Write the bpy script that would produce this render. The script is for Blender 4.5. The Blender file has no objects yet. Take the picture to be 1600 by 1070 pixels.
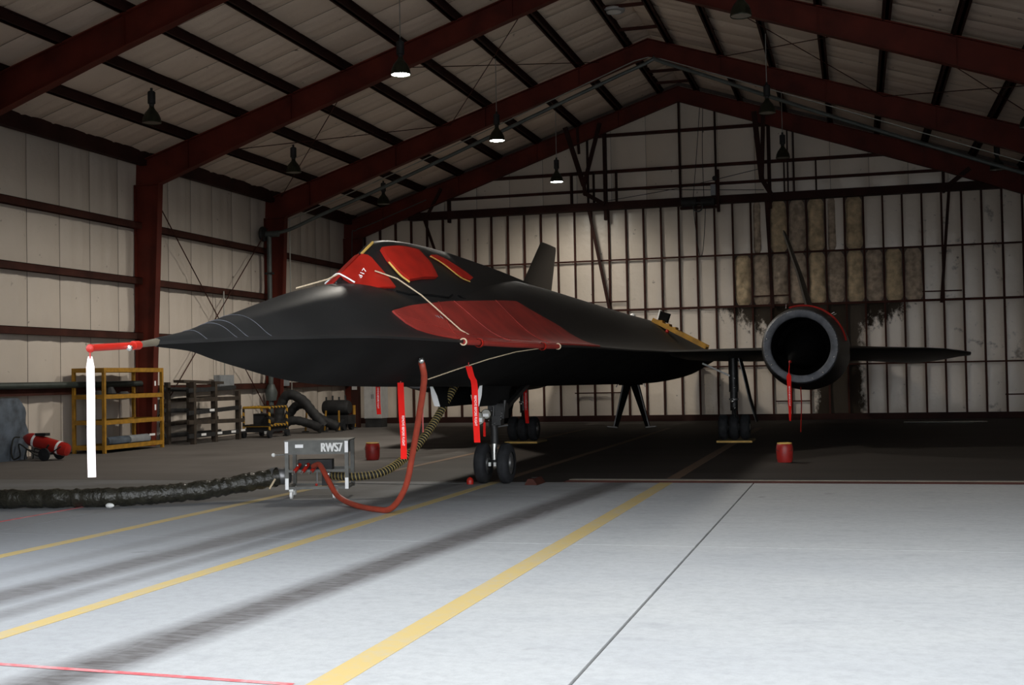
import bpy, bmesh, math, random
import numpy as np
from mathutils import Vector, Matrix
from mathutils.bvhtree import BVHTree

random.seed(7)
SC = bpy.context.scene
COL = SC.collection
PI = math.pi

# ------------------------------------------------------------------ camera
CAM_H = 1.6
YAW, PITCH, ROLL, FOCAL = -0.2729, 0.0277, -0.0189, 1920.0


def cam_axes(y, p, r):
    B = np.array([[1, 0, 0], [0, 0, -1], [0, 1, 0]], float)
    cy, sy = math.cos(y), math.sin(y)
    cp, sp = math.cos(p), math.sin(p)
    cr, sr = math.cos(r), math.sin(r)
    Ry = np.array([[cy, 0, -sy], [0, 1, 0], [sy, 0, cy]])
    Rp = np.array([[1, 0, 0], [0, cp, sp], [0, -sp, cp]])
    Rr = np.array([[cr, -sr, 0], [sr, cr, 0], [0, 0, 1]])
    return Rr @ Rp @ Ry @ B


_A = cam_axes(YAW, PITCH, ROLL)
cd = bpy.data.cameras.new('camera')
cam = bpy.data.objects.new('camera', cd)
COL.objects.link(cam)
cd.sensor_width = 36.0
cd.lens = FOCAL / 1600 * 36.0
cd.clip_start = 0.1
cd.clip_end = 2000
mw = Matrix.Identity(4)
for i in range(3):
    mw[i][0], mw[i][1], mw[i][2] = _A[0][i], -_A[1][i], -_A[2][i]
mw[2][3] = CAM_H
cam.matrix_world = mw
SC.camera = cam

# ------------------------------------------------------------------ light and exposure
world = bpy.data.worlds.new('overcast_sky')
SC.world = world
world.use_nodes = True
bg = world.node_tree.nodes['Background']
bg.inputs['Color'].default_value = (0.90, 0.95, 1.0, 1)
bg.inputs['Strength'].default_value = 1.55
SC.view_settings.view_transform = 'Standard'
SC.view_settings.look = 'None'
SC.view_settings.gamma = 1.0
SC.view_settings.use_curve_mapping = False
SC.view_settings.exposure = 1.0

# the photographer's flash, held just above the camera
fl = bpy.data.lights.new('camera_flash', 'SPOT')
fl.energy = 600
fl.spot_size = math.radians(58)
fl.spot_blend = 0.6
fl.shadow_soft_size = 0.04
flo = bpy.data.objects.new('camera_flash', fl)
COL.objects.link(flo)
flo.matrix_world = mw @ Matrix.Translation((0.05, 0.16, 0.0))

# ------------------------------------------------------------------ materials
MATS = {}


def new_mat(name):
    m = bpy.data.materials.new(name)
    m.use_nodes = True
    nt = m.node_tree
    return m, nt, nt.nodes['Principled BSDF']


def mat(name, col, rough=0.6, metal=0.0, var=0.25, scale=6.0, bump=0.0, spec=0.5, col2=None, bscale=None):
    m, nt, b = new_mat(name)
    N, L = nt.nodes, nt.links
    geo = N.new('ShaderNodeNewGeometry')
    nz = N.new('ShaderNodeTexNoise')
    nz.inputs['Scale'].default_value = scale
    nz.inputs['Detail'].default_value = 5
    L.new(geo.outputs['Position'], nz.inputs['Vector'])
    ramp = N.new('ShaderNodeValToRGB')
    c2 = col2 or tuple(c * (1 - var) for c in col)
    c1 = tuple(min(1, c * (1 + var * 0.6)) for c in col)
    ramp.color_ramp.elements[0].position = 0.32
    ramp.color_ramp.elements[1].position = 0.68
    ramp.color_ramp.elements[0].color = (*c2, 1)
    ramp.color_ramp.elements[1].color = (*c1, 1)
    L.new(nz.outputs['Fac'], ramp.inputs['Fac'])
    L.new(ramp.outputs['Color'], b.inputs['Base Color'])
    b.inputs['Roughness'].default_value = rough
    b.inputs['Metallic'].default_value = metal
    b.inputs['Specular IOR Level'].default_value = spec
    if bump:
        n2 = N.new('ShaderNodeTexNoise')
        n2.inputs['Scale'].default_value = bscale or scale * 4
        n2.inputs['Detail'].default_value = 4
        L.new(geo.outputs['Position'], n2.inputs['Vector'])
        bp = N.new('ShaderNodeBump')
        bp.inputs['Strength'].default_value = bump
        bp.inputs['Distance'].default_value = 0.02
        L.new(n2.outputs['Fac'], bp.inputs['Height'])
        L.new(bp.outputs['Normal'], b.inputs['Normal'])
    MATS[name] = m
    return m


def emit(name, col, strength):
    m, nt, b = new_mat(name)
    b.inputs['Base Color'].default_value = (*col, 1)
    b.inputs['Emission Color'].default_value = (*col, 1)
    b.inputs['Emission Strength'].default_value = strength
    MATS[name] = m
    return m


mat('red_steel', (0.115, 0.018, 0.010), 0.62, var=0.35, scale=1.5, spec=0.25)
mat('dark_red_steel', (0.034, 0.011, 0.008), 0.7, var=0.35, scale=1.5, spec=0.2)
mat('brown_steel', (0.058, 0.018, 0.012), 0.7, var=0.4, scale=2.0, spec=0.2)
mat('skin_black', (0.0125, 0.0125, 0.0125), 0.45, var=0.35, scale=1.2, bump=0.03, bscale=30, spec=0.50)
mat('skin_matte_shade', (0.0125, 0.0125, 0.0125), 0.8, var=0.35, scale=1.2, spec=0.10)
mat('flat_black', (0.006, 0.006, 0.006), 0.85, var=0.2, spec=0.1)
mat('dark_metal', (0.035, 0.035, 0.035), 0.45, 0.5, var=0.3, scale=8)
mat('mid_metal', (0.22, 0.22, 0.22), 0.4, 0.7, var=0.3, scale=8)
mat('bright_metal', (0.75, 0.75, 0.72), 0.25, 0.9, var=0.15, scale=8)
mat('ring_grey', (0.085, 0.090, 0.105), 0.55, var=0.4, scale=9, bump=0.15)
mat('tyre', (0.022, 0.023, 0.026), 0.75, var=0.35, scale=10, bump=0.1, spec=0.3)
mat('cover_red', (0.42, 0.016, 0.008), 0.42, var=0.22, scale=4, bump=0.06, bscale=9)
mat('blanket_red', (0.27, 0.024, 0.016), 0.6, var=0.3, scale=3, bump=0.12, bscale=12)
mat('streamer_red', (0.74, 0.014, 0.010), 0.75, var=0.12, scale=5, spec=0.12)
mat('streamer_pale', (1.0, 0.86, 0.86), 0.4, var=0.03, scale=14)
mat('white', (0.88, 0.88, 0.86), 0.5, var=0.05)
mat('reflective_tape', (1.0, 1.0, 1.0), 0.35, var=0.01)
mat('rope', (0.62, 0.50, 0.34), 0.8, var=0.2, scale=60)
mat('yellow_edge', (0.66, 0.42, 0.10), 0.6, var=0.2)
mat('yellow_paint', (0.46, 0.23, 0.02), 0.55, var=0.3, scale=5)
mat('tan_metal', (0.17, 0.145, 0.105), 0.45, 0.3, var=0.2)
mat('cart_grey', (0.13, 0.13, 0.12), 0.5, 0.2, var=0.2, scale=10)
mat('hose_red', (0.36, 0.052, 0.026), 0.5, var=0.15, scale=10)
mat('hose_black', (0.020, 0.019, 0.014), 0.7, var=0.3)
mat('hose_rib', (0.36, 0.27, 0.09), 0.6, var=0.25, scale=12)
mat('duct_black', (0.030, 0.028, 0.020), 0.27, var=0.4, scale=9, bump=0.9, bscale=22)
mat('can_red', (0.34, 0.018, 0.014), 0.42, var=0.2, scale=8)
mat('lamp_green', (0.030, 0.034, 0.020), 0.4, 0.4, var=0.3, scale=8)
mat('lamp_glass', (0.30, 0.29, 0.25), 0.25, 0.2, var=0.1)
mat('pipe_green', (0.05, 0.062, 0.055), 0.5, 0.2, var=0.2, scale=5)
mat('pipe_grey', (0.10, 0.115, 0.11), 0.5, 0.3, var=0.2, scale=5)
mat('conduit', (0.45, 0.45, 0.42), 0.4, 0.6, var=0.15)
mat('shelf_yellow', (0.40, 0.20, 0.015), 0.6, var=0.3, scale=7)
mat('timber', (0.045, 0.032, 0.022), 0.8, var=0.5, scale=6)
mat('dark_gear', (0.018, 0.018, 0.019), 0.7, var=0.5, scale=5)
mat('box_grey', (0.30, 0.32, 0.34), 0.5, 0.1, var=0.15)
mat('cabinet_grey', (0.48, 0.47, 0.46), 0.55, var=0.1)
mat('tarp_blue', (0.10, 0.125, 0.16), 0.5, var=0.55, scale=4, bump=0.3, bscale=6)
mat('concrete_block', (0.30, 0.29, 0.27), 0.9, var=0.2)
mat('ext_red', (0.42, 0.020, 0.014), 0.28, var=0.1)
mat('plywood', (0.20, 0.14, 0.06), 0.8, var=0.3, scale=10)
mat('steel_sheet', (0.13, 0.10, 0.085), 0.8, var=0.1)
mat('liner', (0.62, 0.54, 0.46), 0.7, var=0.1)
emit('lamp_lit', (0.92, 1.0, 0.94), 30.0)


def striped_material():
    m, nt, b = new_mat('hazard_stripes')
    N, L = nt.nodes, nt.links
    g = N.new('ShaderNodeNewGeometry')
    sp = N.new('ShaderNodeSeparateXYZ')
    L.new(g.outputs['Position'], sp.inputs[0])
    a = N.new('ShaderNodeMath'); a.operation = 'ADD'
    L.new(sp.outputs['Y'], a.inputs[0]); L.new(sp.outputs['Z'], a.inputs[1])
    f = N.new('ShaderNodeMath'); f.operation = 'MULTIPLY'; f.inputs[1].default_value = 5.0
    L.new(a.outputs[0], f.inputs[0])
    fr = N.new('ShaderNodeMath'); fr.operation = 'FRACT'
    L.new(f.outputs[0], fr.inputs[0])
    st = N.new('ShaderNodeMath'); st.operation = 'GREATER_THAN'; st.inputs[1].default_value = 0.5
    L.new(fr.outputs[0], st.inputs[0])
    mx = N.new('ShaderNodeMix'); mx.data_type = 'RGBA'
    L.new(st.outputs[0], mx.inputs['Factor'])
    mx.inputs['A'].default_value = (0.01, 0.01, 0.01, 1)
    mx.inputs['B'].default_value = (0.5, 0.27, 0.02, 1)
    L.new(mx.outputs['Result'], b.inputs['Base Color'])
    MATS['hazard'] = m


striped_material()


def math_node(nt, op, a, b=None, clamp=False):
    n = nt.nodes.new('ShaderNodeMath')
    n.operation = op
    n.use_clamp = clamp
    for i, v in enumerate((a, b)):
        if v is None:
            continue
        if isinstance(v, (int, float)):
            n.inputs[i].default_value = v
        else:
            nt.links.new(v, n.inputs[i])
    return n.outputs[0]


def mix_col(nt, fac, a, b):
    n = nt.nodes.new('ShaderNodeMix')
    n.data_type = 'RGBA'
    n.clamp_factor = True
    for s, v in (('Factor', fac), ('A', a), ('B', b)):
        if isinstance(v, tuple):
            n.inputs[s].default_value = (*v, 1)
        elif isinstance(v, (int, float)):
            n.inputs[s].default_value = v
        else:
            nt.links.new(v, n.inputs[s])
    return n.outputs['Result']


def noise(nt, vec, scale, detail=5, rough=0.55):
    n = nt.nodes.new('ShaderNodeTexNoise')
    n.inputs['Scale'].default_value = scale
    n.inputs['Detail'].default_value = detail
    n.inputs['Roughness'].default_value = rough
    nt.links.new(vec, n.inputs['Vector'])
    return n.outputs['Fac']


def scaled(nt, vec, s):
    n = nt.nodes.new('ShaderNodeMapping')
    n.inputs['Scale'].default_value = s
    nt.links.new(vec, n.inputs['Vector'])
    return n.outputs['Vector']


def insulation_material(name, base, stained=False):
    m, nt, b = new_mat(name)
    g = nt.nodes.new('ShaderNodeNewGeometry')
    pos = g.outputs['Position']
    sp = nt.nodes.new('ShaderNodeSeparateXYZ')
    nt.links.new(pos, sp.inputs[0])
    oi = nt.nodes.new('ShaderNodeObjectInfo')
    n1 = noise(nt, pos, 1.3, 6)
    f1 = math_node(nt, 'MULTIPLY_ADD', n1, 0.45)
    nt.nodes[-1].inputs[2].default_value = 0.0
    c = mix_col(nt, f1, tuple(x * 1.08 for x in base), tuple(x * 0.72 for x in base))
    # small dark specks and scuffs
    n2 = noise(nt, pos, 4.5, 3)
    sp2 = math_node(nt, 'MULTIPLY', math_node(nt, 'SUBTRACT', n2, 0.70), 12.0, True)
    c = mix_col(nt, sp2, c, (0.10, 0.065, 0.04))
    if stained:
        X, Z = sp.outputs['X'], sp.outputs['Z']
        nn = noise(nt, scaled(nt, pos, (2.6, 1, 1.6)), 1.6, 8, 0.7)
        # soot below the torn rows, ragged lower edge; half-ellipse in X around -1.2
        dx = math_node(nt, 'DIVIDE', math_node(nt, 'ADD', X, 1.35), 3.4)
        hx = math_node(nt, 'SUBTRACT', 1.0, math_node(nt, 'MULTIPLY', dx, dx), True)
        depth = math_node(nt, 'MULTIPLY', hx, 1.25)
        below = math_node(nt, 'SUBTRACT', 3.72, Z)
        lim = math_node(nt, 'SUBTRACT', depth, below)
        lim = math_node(nt, 'ADD', lim, math_node(nt, 'MULTIPLY', math_node(nt, 'SUBTRACT', nn, 0.5), 2.6))
        top = math_node(nt, 'LESS_THAN', Z, 3.78)
        soot = math_node(nt, 'MULTIPLY', math_node(nt, 'MULTIPLY', math_node(nt, 'SUBTRACT', lim, 0.1), 3.0, True), top, True)
        soot = math_node(nt, 'MULTIPLY', soot, math_node(nt, 'MULTIPLY', hx, 6.0, True), True)
        # the long burnt column reaching the floor behind the engine
        d2 = math_node(nt, 'ABSOLUTE', math_node(nt, 'ADD', X, 0.55))
        colm = math_node(nt, 'ADD', math_node(nt, 'SUBTRACT', 0.85, d2), math_node(nt, 'MULTIPLY', math_node(nt, 'SUBTRACT', nn, 0.5), 0.9))
        colm = math_node(nt, 'MULTIPLY', math_node(nt, 'MULTIPLY', colm, 5.0, True), top, True)
        soot = math_node(nt, 'MAXIMUM', soot, colm)
        c = mix_col(nt, math_node(nt, 'MULTIPLY', soot, 0.97), c, (0.018, 0.011, 0.006))
        nt.links.new(math_node(nt, 'MULTIPLY', math_node(nt, 'SUBTRACT', 1.0, soot), 0.8), b.inputs['Specular IOR Level'])
        # brown scuffs to the right
        n3 = noise(nt, pos, 2.2, 5, 0.65)
        sc = math_node(nt, 'MULTIPLY', math_node(nt, 'SUBTRACT', n3, 0.62), 9.0, True)
        rgt = math_node(nt, 'MULTIPLY', math_node(nt, 'SUBTRACT', X, 1.0), 0.6, True)
        c = mix_col(nt, math_node(nt, 'MULTIPLY', math_node(nt, 'MULTIPLY', sc, rgt), 0.8), c, (0.11, 0.07, 0.04))
    # per-panel tone
    tone = math_node(nt, 'MULTIPLY', oi.outputs['Random'], 0.16)
    c = mix_col(nt, tone, c, tuple(x * 0.45 for x in base))
    nt.links.new(c, b.inputs['Base Color'])
    b.inputs['Roughness'].default_value = 0.36 if stained else 0.45
    b.inputs['Specular IOR Level'].default_value = 0.8 if stained else 0.5
    bp = nt.nodes.new('ShaderNodeBump')
    bp.inputs['Strength'].default_value = 0.35
    bp.inputs['Distance'].default_value = 0.03
    nt.links.new(noise(nt, pos, 5.0, 4), bp.inputs['Height'])
    nt.links.new(bp.outputs['Normal'], b.inputs['Normal'])
    MATS[name] = m


insulation_material('insulation_wall', (0.69, 0.61, 0.53))
insulation_material('insulation_back', (0.82, 0.71, 0.595), stained=True)
insulation_material('insulation_roof', (0.82, 0.68, 0.56))
mat('insulation_torn', (0.66, 0.51, 0.33), 0.8, var=0.35, scale=5, bump=0.9, bscale=16, spec=0.2)
mat('insulation_wrinkled', (0.52, 0.41, 0.31), 0.7, var=0.4, scale=6, bump=0.8, bscale=11, spec=0.3)


def apron_material():
    m, nt, b = new_mat('apron_concrete')
    g = nt.nodes.new('ShaderNodeNewGeometry')
    pos = g.outputs['Position']
    sp = nt.nodes.new('ShaderNodeSeparateXYZ')
    nt.links.new(pos, sp.inputs[0])
    X, Y = sp.outputs['X'], sp.outputs['Y']
    big = noise(nt, scaled(nt, pos, (0.35, 0.9, 1)), 0.9, 6, 0.6)
    c = mix_col(nt, big, (0.36, 0.37, 0.385), (0.50, 0.50, 0.485))
    fine = noise(nt, pos, 38.0, 3, 0.7)
    c = mix_col(nt, math_node(nt, 'MULTIPLY', fine, 0.35), c, (0.27, 0.27, 0.27))
    brush = noise(nt, scaled(nt, pos, (1.2, 2.6, 1)), 1.5, 6, 0.65)
    c = mix_col(nt, math_node(nt, 'MULTIPLY', math_node(nt, 'SUBTRACT', brush, 0.52), 2.2, True), c, (0.29, 0.295, 0.305))
    spots = noise(nt, pos, 1.9, 2)
    c = mix_col(nt, math_node(nt, 'MULTIPLY', math_node(nt, 'SUBTRACT', spots, 0.72), 8.0, True), c, (0.16, 0.15, 0.14))
    # slabs turn darker and blue-grey towards the left
    left_tone = math_node(nt, 'ADD', math_node(nt, 'DIVIDE', math_node(nt, 'SUBTRACT', -3.6, X), 4.0), math_node(nt, 'MULTIPLY', math_node(nt, 'SUBTRACT', big, 0.5), 0.9), True)
    c = mix_col(nt, math_node(nt, 'MULTIPLY', left_tone, 0.75), c, (0.245, 0.26, 0.285))
    mott = noise(nt, pos, 11.0, 4, 0.7)
    c = mix_col(nt, math_node(nt, 'MULTIPLY', math_node(nt, 'SUBTRACT', mott, 0.42), 1.1, True), c, (0.24, 0.24, 0.24))
    # tyre rubber laid down along the tow path: bands that run with the line
    rub = noise(nt, scaled(nt, pos, (3.0, 0.45, 1)), 2.2, 6, 0.65)
    tex = noise(nt, scaled(nt, pos, (2.0, 9.0, 1)), 2.4, 4, 0.6)
    tot = None
    for (x0, k, wdt, amt) in ((-4.62, 0.066, 0.34, 0.88), (-6.62, 0.040, 0.34, 0.72), (-5.95, 0.02, 0.20, 0.45), (-7.25, 0.03, 0.22, 0.25)):
        cx = math_node(nt, 'MULTIPLY_ADD', Y, k)
        nt.nodes[-1].inputs[2].default_value = x0
        d = math_node(nt, 'ABSOLUTE', math_node(nt, 'SUBTRACT', X, cx))
        e = math_node(nt, 'SUBTRACT', 1.0, math_node(nt, 'DIVIDE', d, wdt), True)
        e = math_node(nt, 'MULTIPLY', math_node(nt, 'MULTIPLY', e, math_node(nt, 'MULTIPLY_ADD', rub, 1.8), True), amt)
        tot = e if tot is None else math_node(nt, 'MAXIMUM', tot, e)
    tot = math_node(nt, 'MULTIPLY', tot, math_node(nt, 'ADD', 0.45, tex), True)
    c = mix_col(nt, tot, c, (0.085, 0.075, 0.072))
    # daylight falling off indoors, painted as blotchy darkening at the left rear
    blotch = noise(nt, scaled(nt, pos, (0.5, 0.9, 1)), 0.8, 6, 0.6)
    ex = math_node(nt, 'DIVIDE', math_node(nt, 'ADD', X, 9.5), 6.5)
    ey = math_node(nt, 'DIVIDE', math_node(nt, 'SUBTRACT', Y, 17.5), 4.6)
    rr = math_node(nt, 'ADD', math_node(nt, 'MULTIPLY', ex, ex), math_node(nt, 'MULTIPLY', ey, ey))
    shade_fall = math_node(nt, 'ADD', math_node(nt, 'SUBTRACT', 1.0, rr), math_node(nt, 'MULTIPLY', math_node(nt, 'SUBTRACT', blotch, 0.5), 2.4), True)
    shade_fall = math_node(nt, 'MULTIPLY', shade_fall, 0.85)
    c = mix_col(nt, shade_fall, c, (0.16, 0.15, 0.14))
    nt.links.new(c, b.inputs['Base Color'])
    b.inputs['Roughness'].default_value = 0.85
    b.inputs['Specular IOR Level'].default_value = 0.25
    bp = nt.nodes.new('ShaderNodeBump')
    bp.inputs['Strength'].default_value = 0.25
    bp.inputs['Distance'].default_value = 0.01
    nt.links.new(fine, bp.inputs['Height'])
    nt.links.new(bp.outputs['Normal'], b.inputs['Normal'])
    MATS['apron'] = m


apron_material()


def hangar_floor_material():
    m, nt, b = new_mat('hangar_floor')
    g = nt.nodes.new('ShaderNodeNewGeometry')
    pos = g.outputs['Position']
    n1 = noise(nt, scaled(nt, pos, (0.25, 0.8, 1)), 1.2, 6, 0.6)
    sp = nt.nodes.new('ShaderNodeSeparateXYZ')
    nt.links.new(pos, sp.inputs[0])
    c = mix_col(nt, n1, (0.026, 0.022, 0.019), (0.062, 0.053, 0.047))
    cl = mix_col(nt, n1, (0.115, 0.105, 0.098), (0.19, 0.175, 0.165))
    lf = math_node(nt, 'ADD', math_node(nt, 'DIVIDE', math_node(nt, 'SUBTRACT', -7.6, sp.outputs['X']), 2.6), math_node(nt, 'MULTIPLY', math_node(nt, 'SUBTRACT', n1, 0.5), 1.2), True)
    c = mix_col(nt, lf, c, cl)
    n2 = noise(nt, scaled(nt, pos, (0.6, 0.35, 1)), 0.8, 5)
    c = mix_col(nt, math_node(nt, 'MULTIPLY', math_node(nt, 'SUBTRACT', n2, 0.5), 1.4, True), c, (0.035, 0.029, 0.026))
    nt.links.new(c, b.inputs['Base Color'])
    b.inputs['Roughness'].default_value = 0.7
    b.inputs['Specular IOR Level'].default_value = 0.12
    MATS['hangar_floor'] = m


hangar_floor_material()


def paint_material(name, col, under):
    m, nt, b = new_mat(name)
    g = nt.nodes.new('ShaderNodeNewGeometry')
    pos = g.outputs['Position']
    n1 = noise(nt, pos, 9.0, 6, 0.7)
    n2 = noise(nt, pos, 1.7, 4)
    w = math_node(nt, 'MULTIPLY', math_node(nt, 'SUBTRACT', math_node(nt, 'ADD', n1, math_node(nt, 'MULTIPLY', n2, 0.5)), 0.68), 3.0, True)
    c = mix_col(nt, math_node(nt, 'MULTIPLY', w, 0.75), col, under)
    nt.links.new(c, b.inputs['Base Color'])
    b.inputs['Roughness'].default_value = 0.8
    MATS[name] = m


paint_material('line_yellow', (0.50, 0.37, 0.145), (0.40, 0.36, 0.28))
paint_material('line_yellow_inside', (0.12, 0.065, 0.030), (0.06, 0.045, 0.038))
paint_material('line_red', (0.62, 0.10, 0.11), (0.50, 0.42, 0.42))


# ------------------------------------------------------------------ mesh helpers
class MB:
    def __init__(self):
        self.v, self.f = [], []

    def add(self, vs, fs):
        o = len(self.v)
        self.v += [tuple(float(c) for c in p) for p in vs]
        self.f += [tuple(i + o for i in q) for q in fs]
        return self

    def box(self, lo, hi):
        x0, y0, z0 = lo
        x1, y1, z1 = hi
        vs = [(x0, y0, z0), (x1, y0, z0), (x1, y1, z0), (x0, y1, z0), (x0, y0, z1), (x1, y0, z1), (x1, y1, z1), (x0, y1, z1)]
        return self.add(vs, [(0, 3, 2, 1), (4, 5, 6, 7), (0, 1, 5, 4), (1, 2, 6, 5), (2, 3, 7, 6), (3, 0, 4, 7)])

    def bar(self, p0, p1, w, h=None, up=(0, 0, 1), w1=None, h1=None):
        """rectangular bar from p0 to p1; w across, h along 'up'"""
        h = h or w
        w1 = w1 or w
        h1 = h1 or h
        p0, p1 = Vector(p0), Vector(p1)
        d = (p1 - p0).normalized()
        u = Vector(up)
        if abs(d.dot(u)) > 0.95:
            u = Vector((0, 1, 0)) if abs(d.y) < 0.9 else Vector((1, 0, 0))
        s = d.cross(u).normalized()
        u = s.cross(d).normalized()
        vs = []
        for p, ww, hh in ((p0, w, h), (p1, w1, h1)):
            for a, b in ((-1, -1), (1, -1), (1, 1), (-1, 1)):
                vs.append(p + s * (a * ww / 2) + u * (b * hh / 2))
        return self.add(vs, [(0, 1, 2, 3), (7, 6, 5, 4), (0, 4, 5, 1), (1, 5, 6, 2), (2, 6, 7, 3), (3, 7, 4, 0)])

    def tube(self, pts, r, n=10, caps=True):
        pts = [Vector(p) for p in pts]
        k = len(pts)
        rs = r if isinstance(r, (list, tuple)) else [r] * k
        t0 = (pts[1] - pts[0]).normalized()
        u = Vector((0, 0, 1)) if abs(t0.z) < 0.9 else Vector((1, 0, 0))
        u = (u - t0 * u.dot(t0)).normalized()
        vs = []
        for i, p in enumerate(pts):
            t = (pts[min(i + 1, k - 1)] - pts[max(i - 1, 0)]).normalized()
            u = (u - t * u.dot(t))
            u.normalize()
            s = t.cross(u)
            for j in range(n):
                a = 2 * PI * j / n
                vs.append(p + (u * math.cos(a) + s * math.sin(a)) * rs[i])
        fs = []
        for i in range(k - 1):
            for j in range(n):
                fs.append((i * n + j, i * n + (j + 1) % n, (i + 1) * n + (j + 1) % n, (i + 1) * n + j))
        if caps:
            fs.append(tuple(reversed(range(n))))
            fs.append(tuple((k - 1) * n + j for j in range(n)))
        return self.add(vs, fs)

    def lathe(self, prof, c=(0, 0, 0), axis='z', n=32, a0=0.0, a1=2 * PI):
        """prof = [(pos along axis, radius)], revolved around the axis through c"""
        full = abs(a1 - a0 - 2 * PI) < 1e-6
        m = n if full else n + 1
        vs = []
        for (t, r) in prof:
            for j in range(m):
                a = a0 + (a1 - a0) * j / n
                ca, sa = r * math.cos(a), r * math.sin(a)
                if axis == 'z':
                    q = (ca, sa, t)
                elif axis == 'y':
                    q = (ca, t, sa)
                else:
                    q = (t, ca, sa)
                vs.append((c[0] + q[0], c[1] + q[1], c[2] + q[2]))
        fs = []
        for i in range(len(prof) - 1):
            for j in range(n):
                j2 = (j + 1) % m
                fs.append((i * m + j, i * m + j2, (i + 1) * m + j2, (i + 1) * m + j))
        return self.add(vs, fs)

    def sphere(self, c, r, n=8, squash=(1, 1, 1)):
        k = max(4, n // 2)
        vs, fs = [], []
        for i in range(k + 1):
            th = PI * i / k
            for j in range(n):
                a = 2 * PI * j / n
                vs.append((c[0] + r * squash[0] * math.sin(th) * math.cos(a), c[1] + r * squash[1] * math.sin(th) * math.sin(a), c[2] + r * squash[2] * math.cos(th)))
        for i in range(k):
            for j in range(n):
                fs.append((i * n + j, (i + 1) * n + j, (i + 1) * n + (j + 1) % n, i * n + (j + 1) % n))
        return self.add(vs, fs)

    def poly_y(self, pts, y0, y1):
        """polygon given in (x, z), extruded from y0 to y1"""
        n = len(pts)
        vs = [(x, y0, z) for x, z in pts] + [(x, y1, z) for x, z in pts]
        fs = [tuple(range(n)), tuple(reversed(range(n, 2 * n)))]
        for i in range(n):
            j = (i + 1) % n
            fs.append((i, i + n, j + n, j))
        return self.add(vs, fs)

    def loft(self, rings, closed=True, caps=True):
        n = len(rings[0])
        vs = [p for r in rings for p in r]
        fs = []
        for i in range(len(rings) - 1):
            for j in range(n if closed else n - 1):
                j2 = (j + 1) % n
                fs.append((i * n + j, i * n + j2, (i + 1) * n + j2, (i + 1) * n + j))
        if caps and closed:
            fs.append(tuple(range(n)))
            fs.append(tuple(reversed(range((len(rings) - 1) * n, len(rings) * n))))
        return self.add(vs, fs)

    def mesh(self, name, origin=(0, 0, 0), smooth=None):
        me = bpy.data.meshes.new(name)
        o = Vector(origin)
        me.from_pydata([tuple(Vector(p) - o) for p in self.v], [], self.f)
        bm = bmesh.new()
        bm.from_mesh(me)
        bmesh.ops.recalc_face_normals(bm, faces=bm.faces)
        bm.to_mesh(me)
        bm.free()
        if smooth is not None:
            me.shade_smooth()
            me.set_sharp_from_angle(angle=math.radians(smooth))
        me.update()
        return me

    def build(self, name, material, parent=None, smooth=None, label=None):
        """a part of 'parent' (parts share their thing's origin) or a mesh at the world origin"""
        org = ORG.get(parent.name, (0, 0, 0)) if parent else (0, 0, 0)
        me = self.mesh(name, org, smooth)
        me.materials.append(MATS[material] if isinstance(material, str) else material)
        o = bpy.data.objects.new(name, me)
        COL.objects.link(o)
        if parent:
            o.parent = parent
            ORG[o.name] = org
        if label:
            o['label'] = label
        return o


ORG = {}


def tag(o, label, cat, group=None, kind=None):
    o['label'] = label
    if cat:
        o['category'] = cat
    if group:
        o['group'] = group
    if kind:
        o['kind'] = kind
    return o


def thing(name, loc, label, cat, group=None):
    o = bpy.data.objects.new(name, None)
    COL.objects.link(o)
    o.location = loc
    o.empty_display_size = 0.2
    ORG[o.name] = tuple(loc)
    return tag(o, label, cat, group)


def single(name, mb, material, loc, label, cat, group=None, smooth=None):
    """a thing that is one mesh, its origin at loc"""
    me = mb.mesh(name, loc, smooth)
    me.materials.append(MATS[material])
    o = bpy.data.objects.new(name, me)
    COL.objects.link(o)
    o.location = loc
    ORG[o.name] = tuple(loc)
    return tag(o, label, cat, group)


def structure(name, mb, material, smooth=None):
    me = mb.mesh(name, (0, 0, 0), smooth)
    me.materials.append(MATS[material])
    o = bpy.data.objects.new(name, me)
    COL.objects.link(o)
    o['kind'] = 'structure'
    ORG[o.name] = (0, 0, 0)
    return o


def copy_tree(o, loc, label, group=None):
    r = o.copy()
    COL.objects.link(r)
    r.location = loc
    r['label'] = label
    if group:
        r['group'] = group
    for ch in list(o.children):
        c = ch.copy()
        COL.objects.link(c)
        c.parent = r
        for g in ch.children:
            d = g.copy()
            COL.objects.link(d)
            d.parent = c
    return r


def smooth_path(pts, k=6):
    """Catmull-Rom through the points"""
    P = [Vector(p) for p in pts]
    P = [P[0] * 2 - P[1]] + P + [P[-1] * 2 - P[-2]]
    out = []
    for i in range(1, len(P) - 2):
        a, b, c, d = P[i - 1], P[i], P[i + 1], P[i + 2]
        for j in range(k):
            t = j / k
            out.append(0.5 * ((2 * b) + (c - a) * t + (2 * a - 5 * b + 4 * c - d) * t * t + (3 * b - a - 3 * c + d) * t ** 3))
    out.append(P[-2])
    return out


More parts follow.
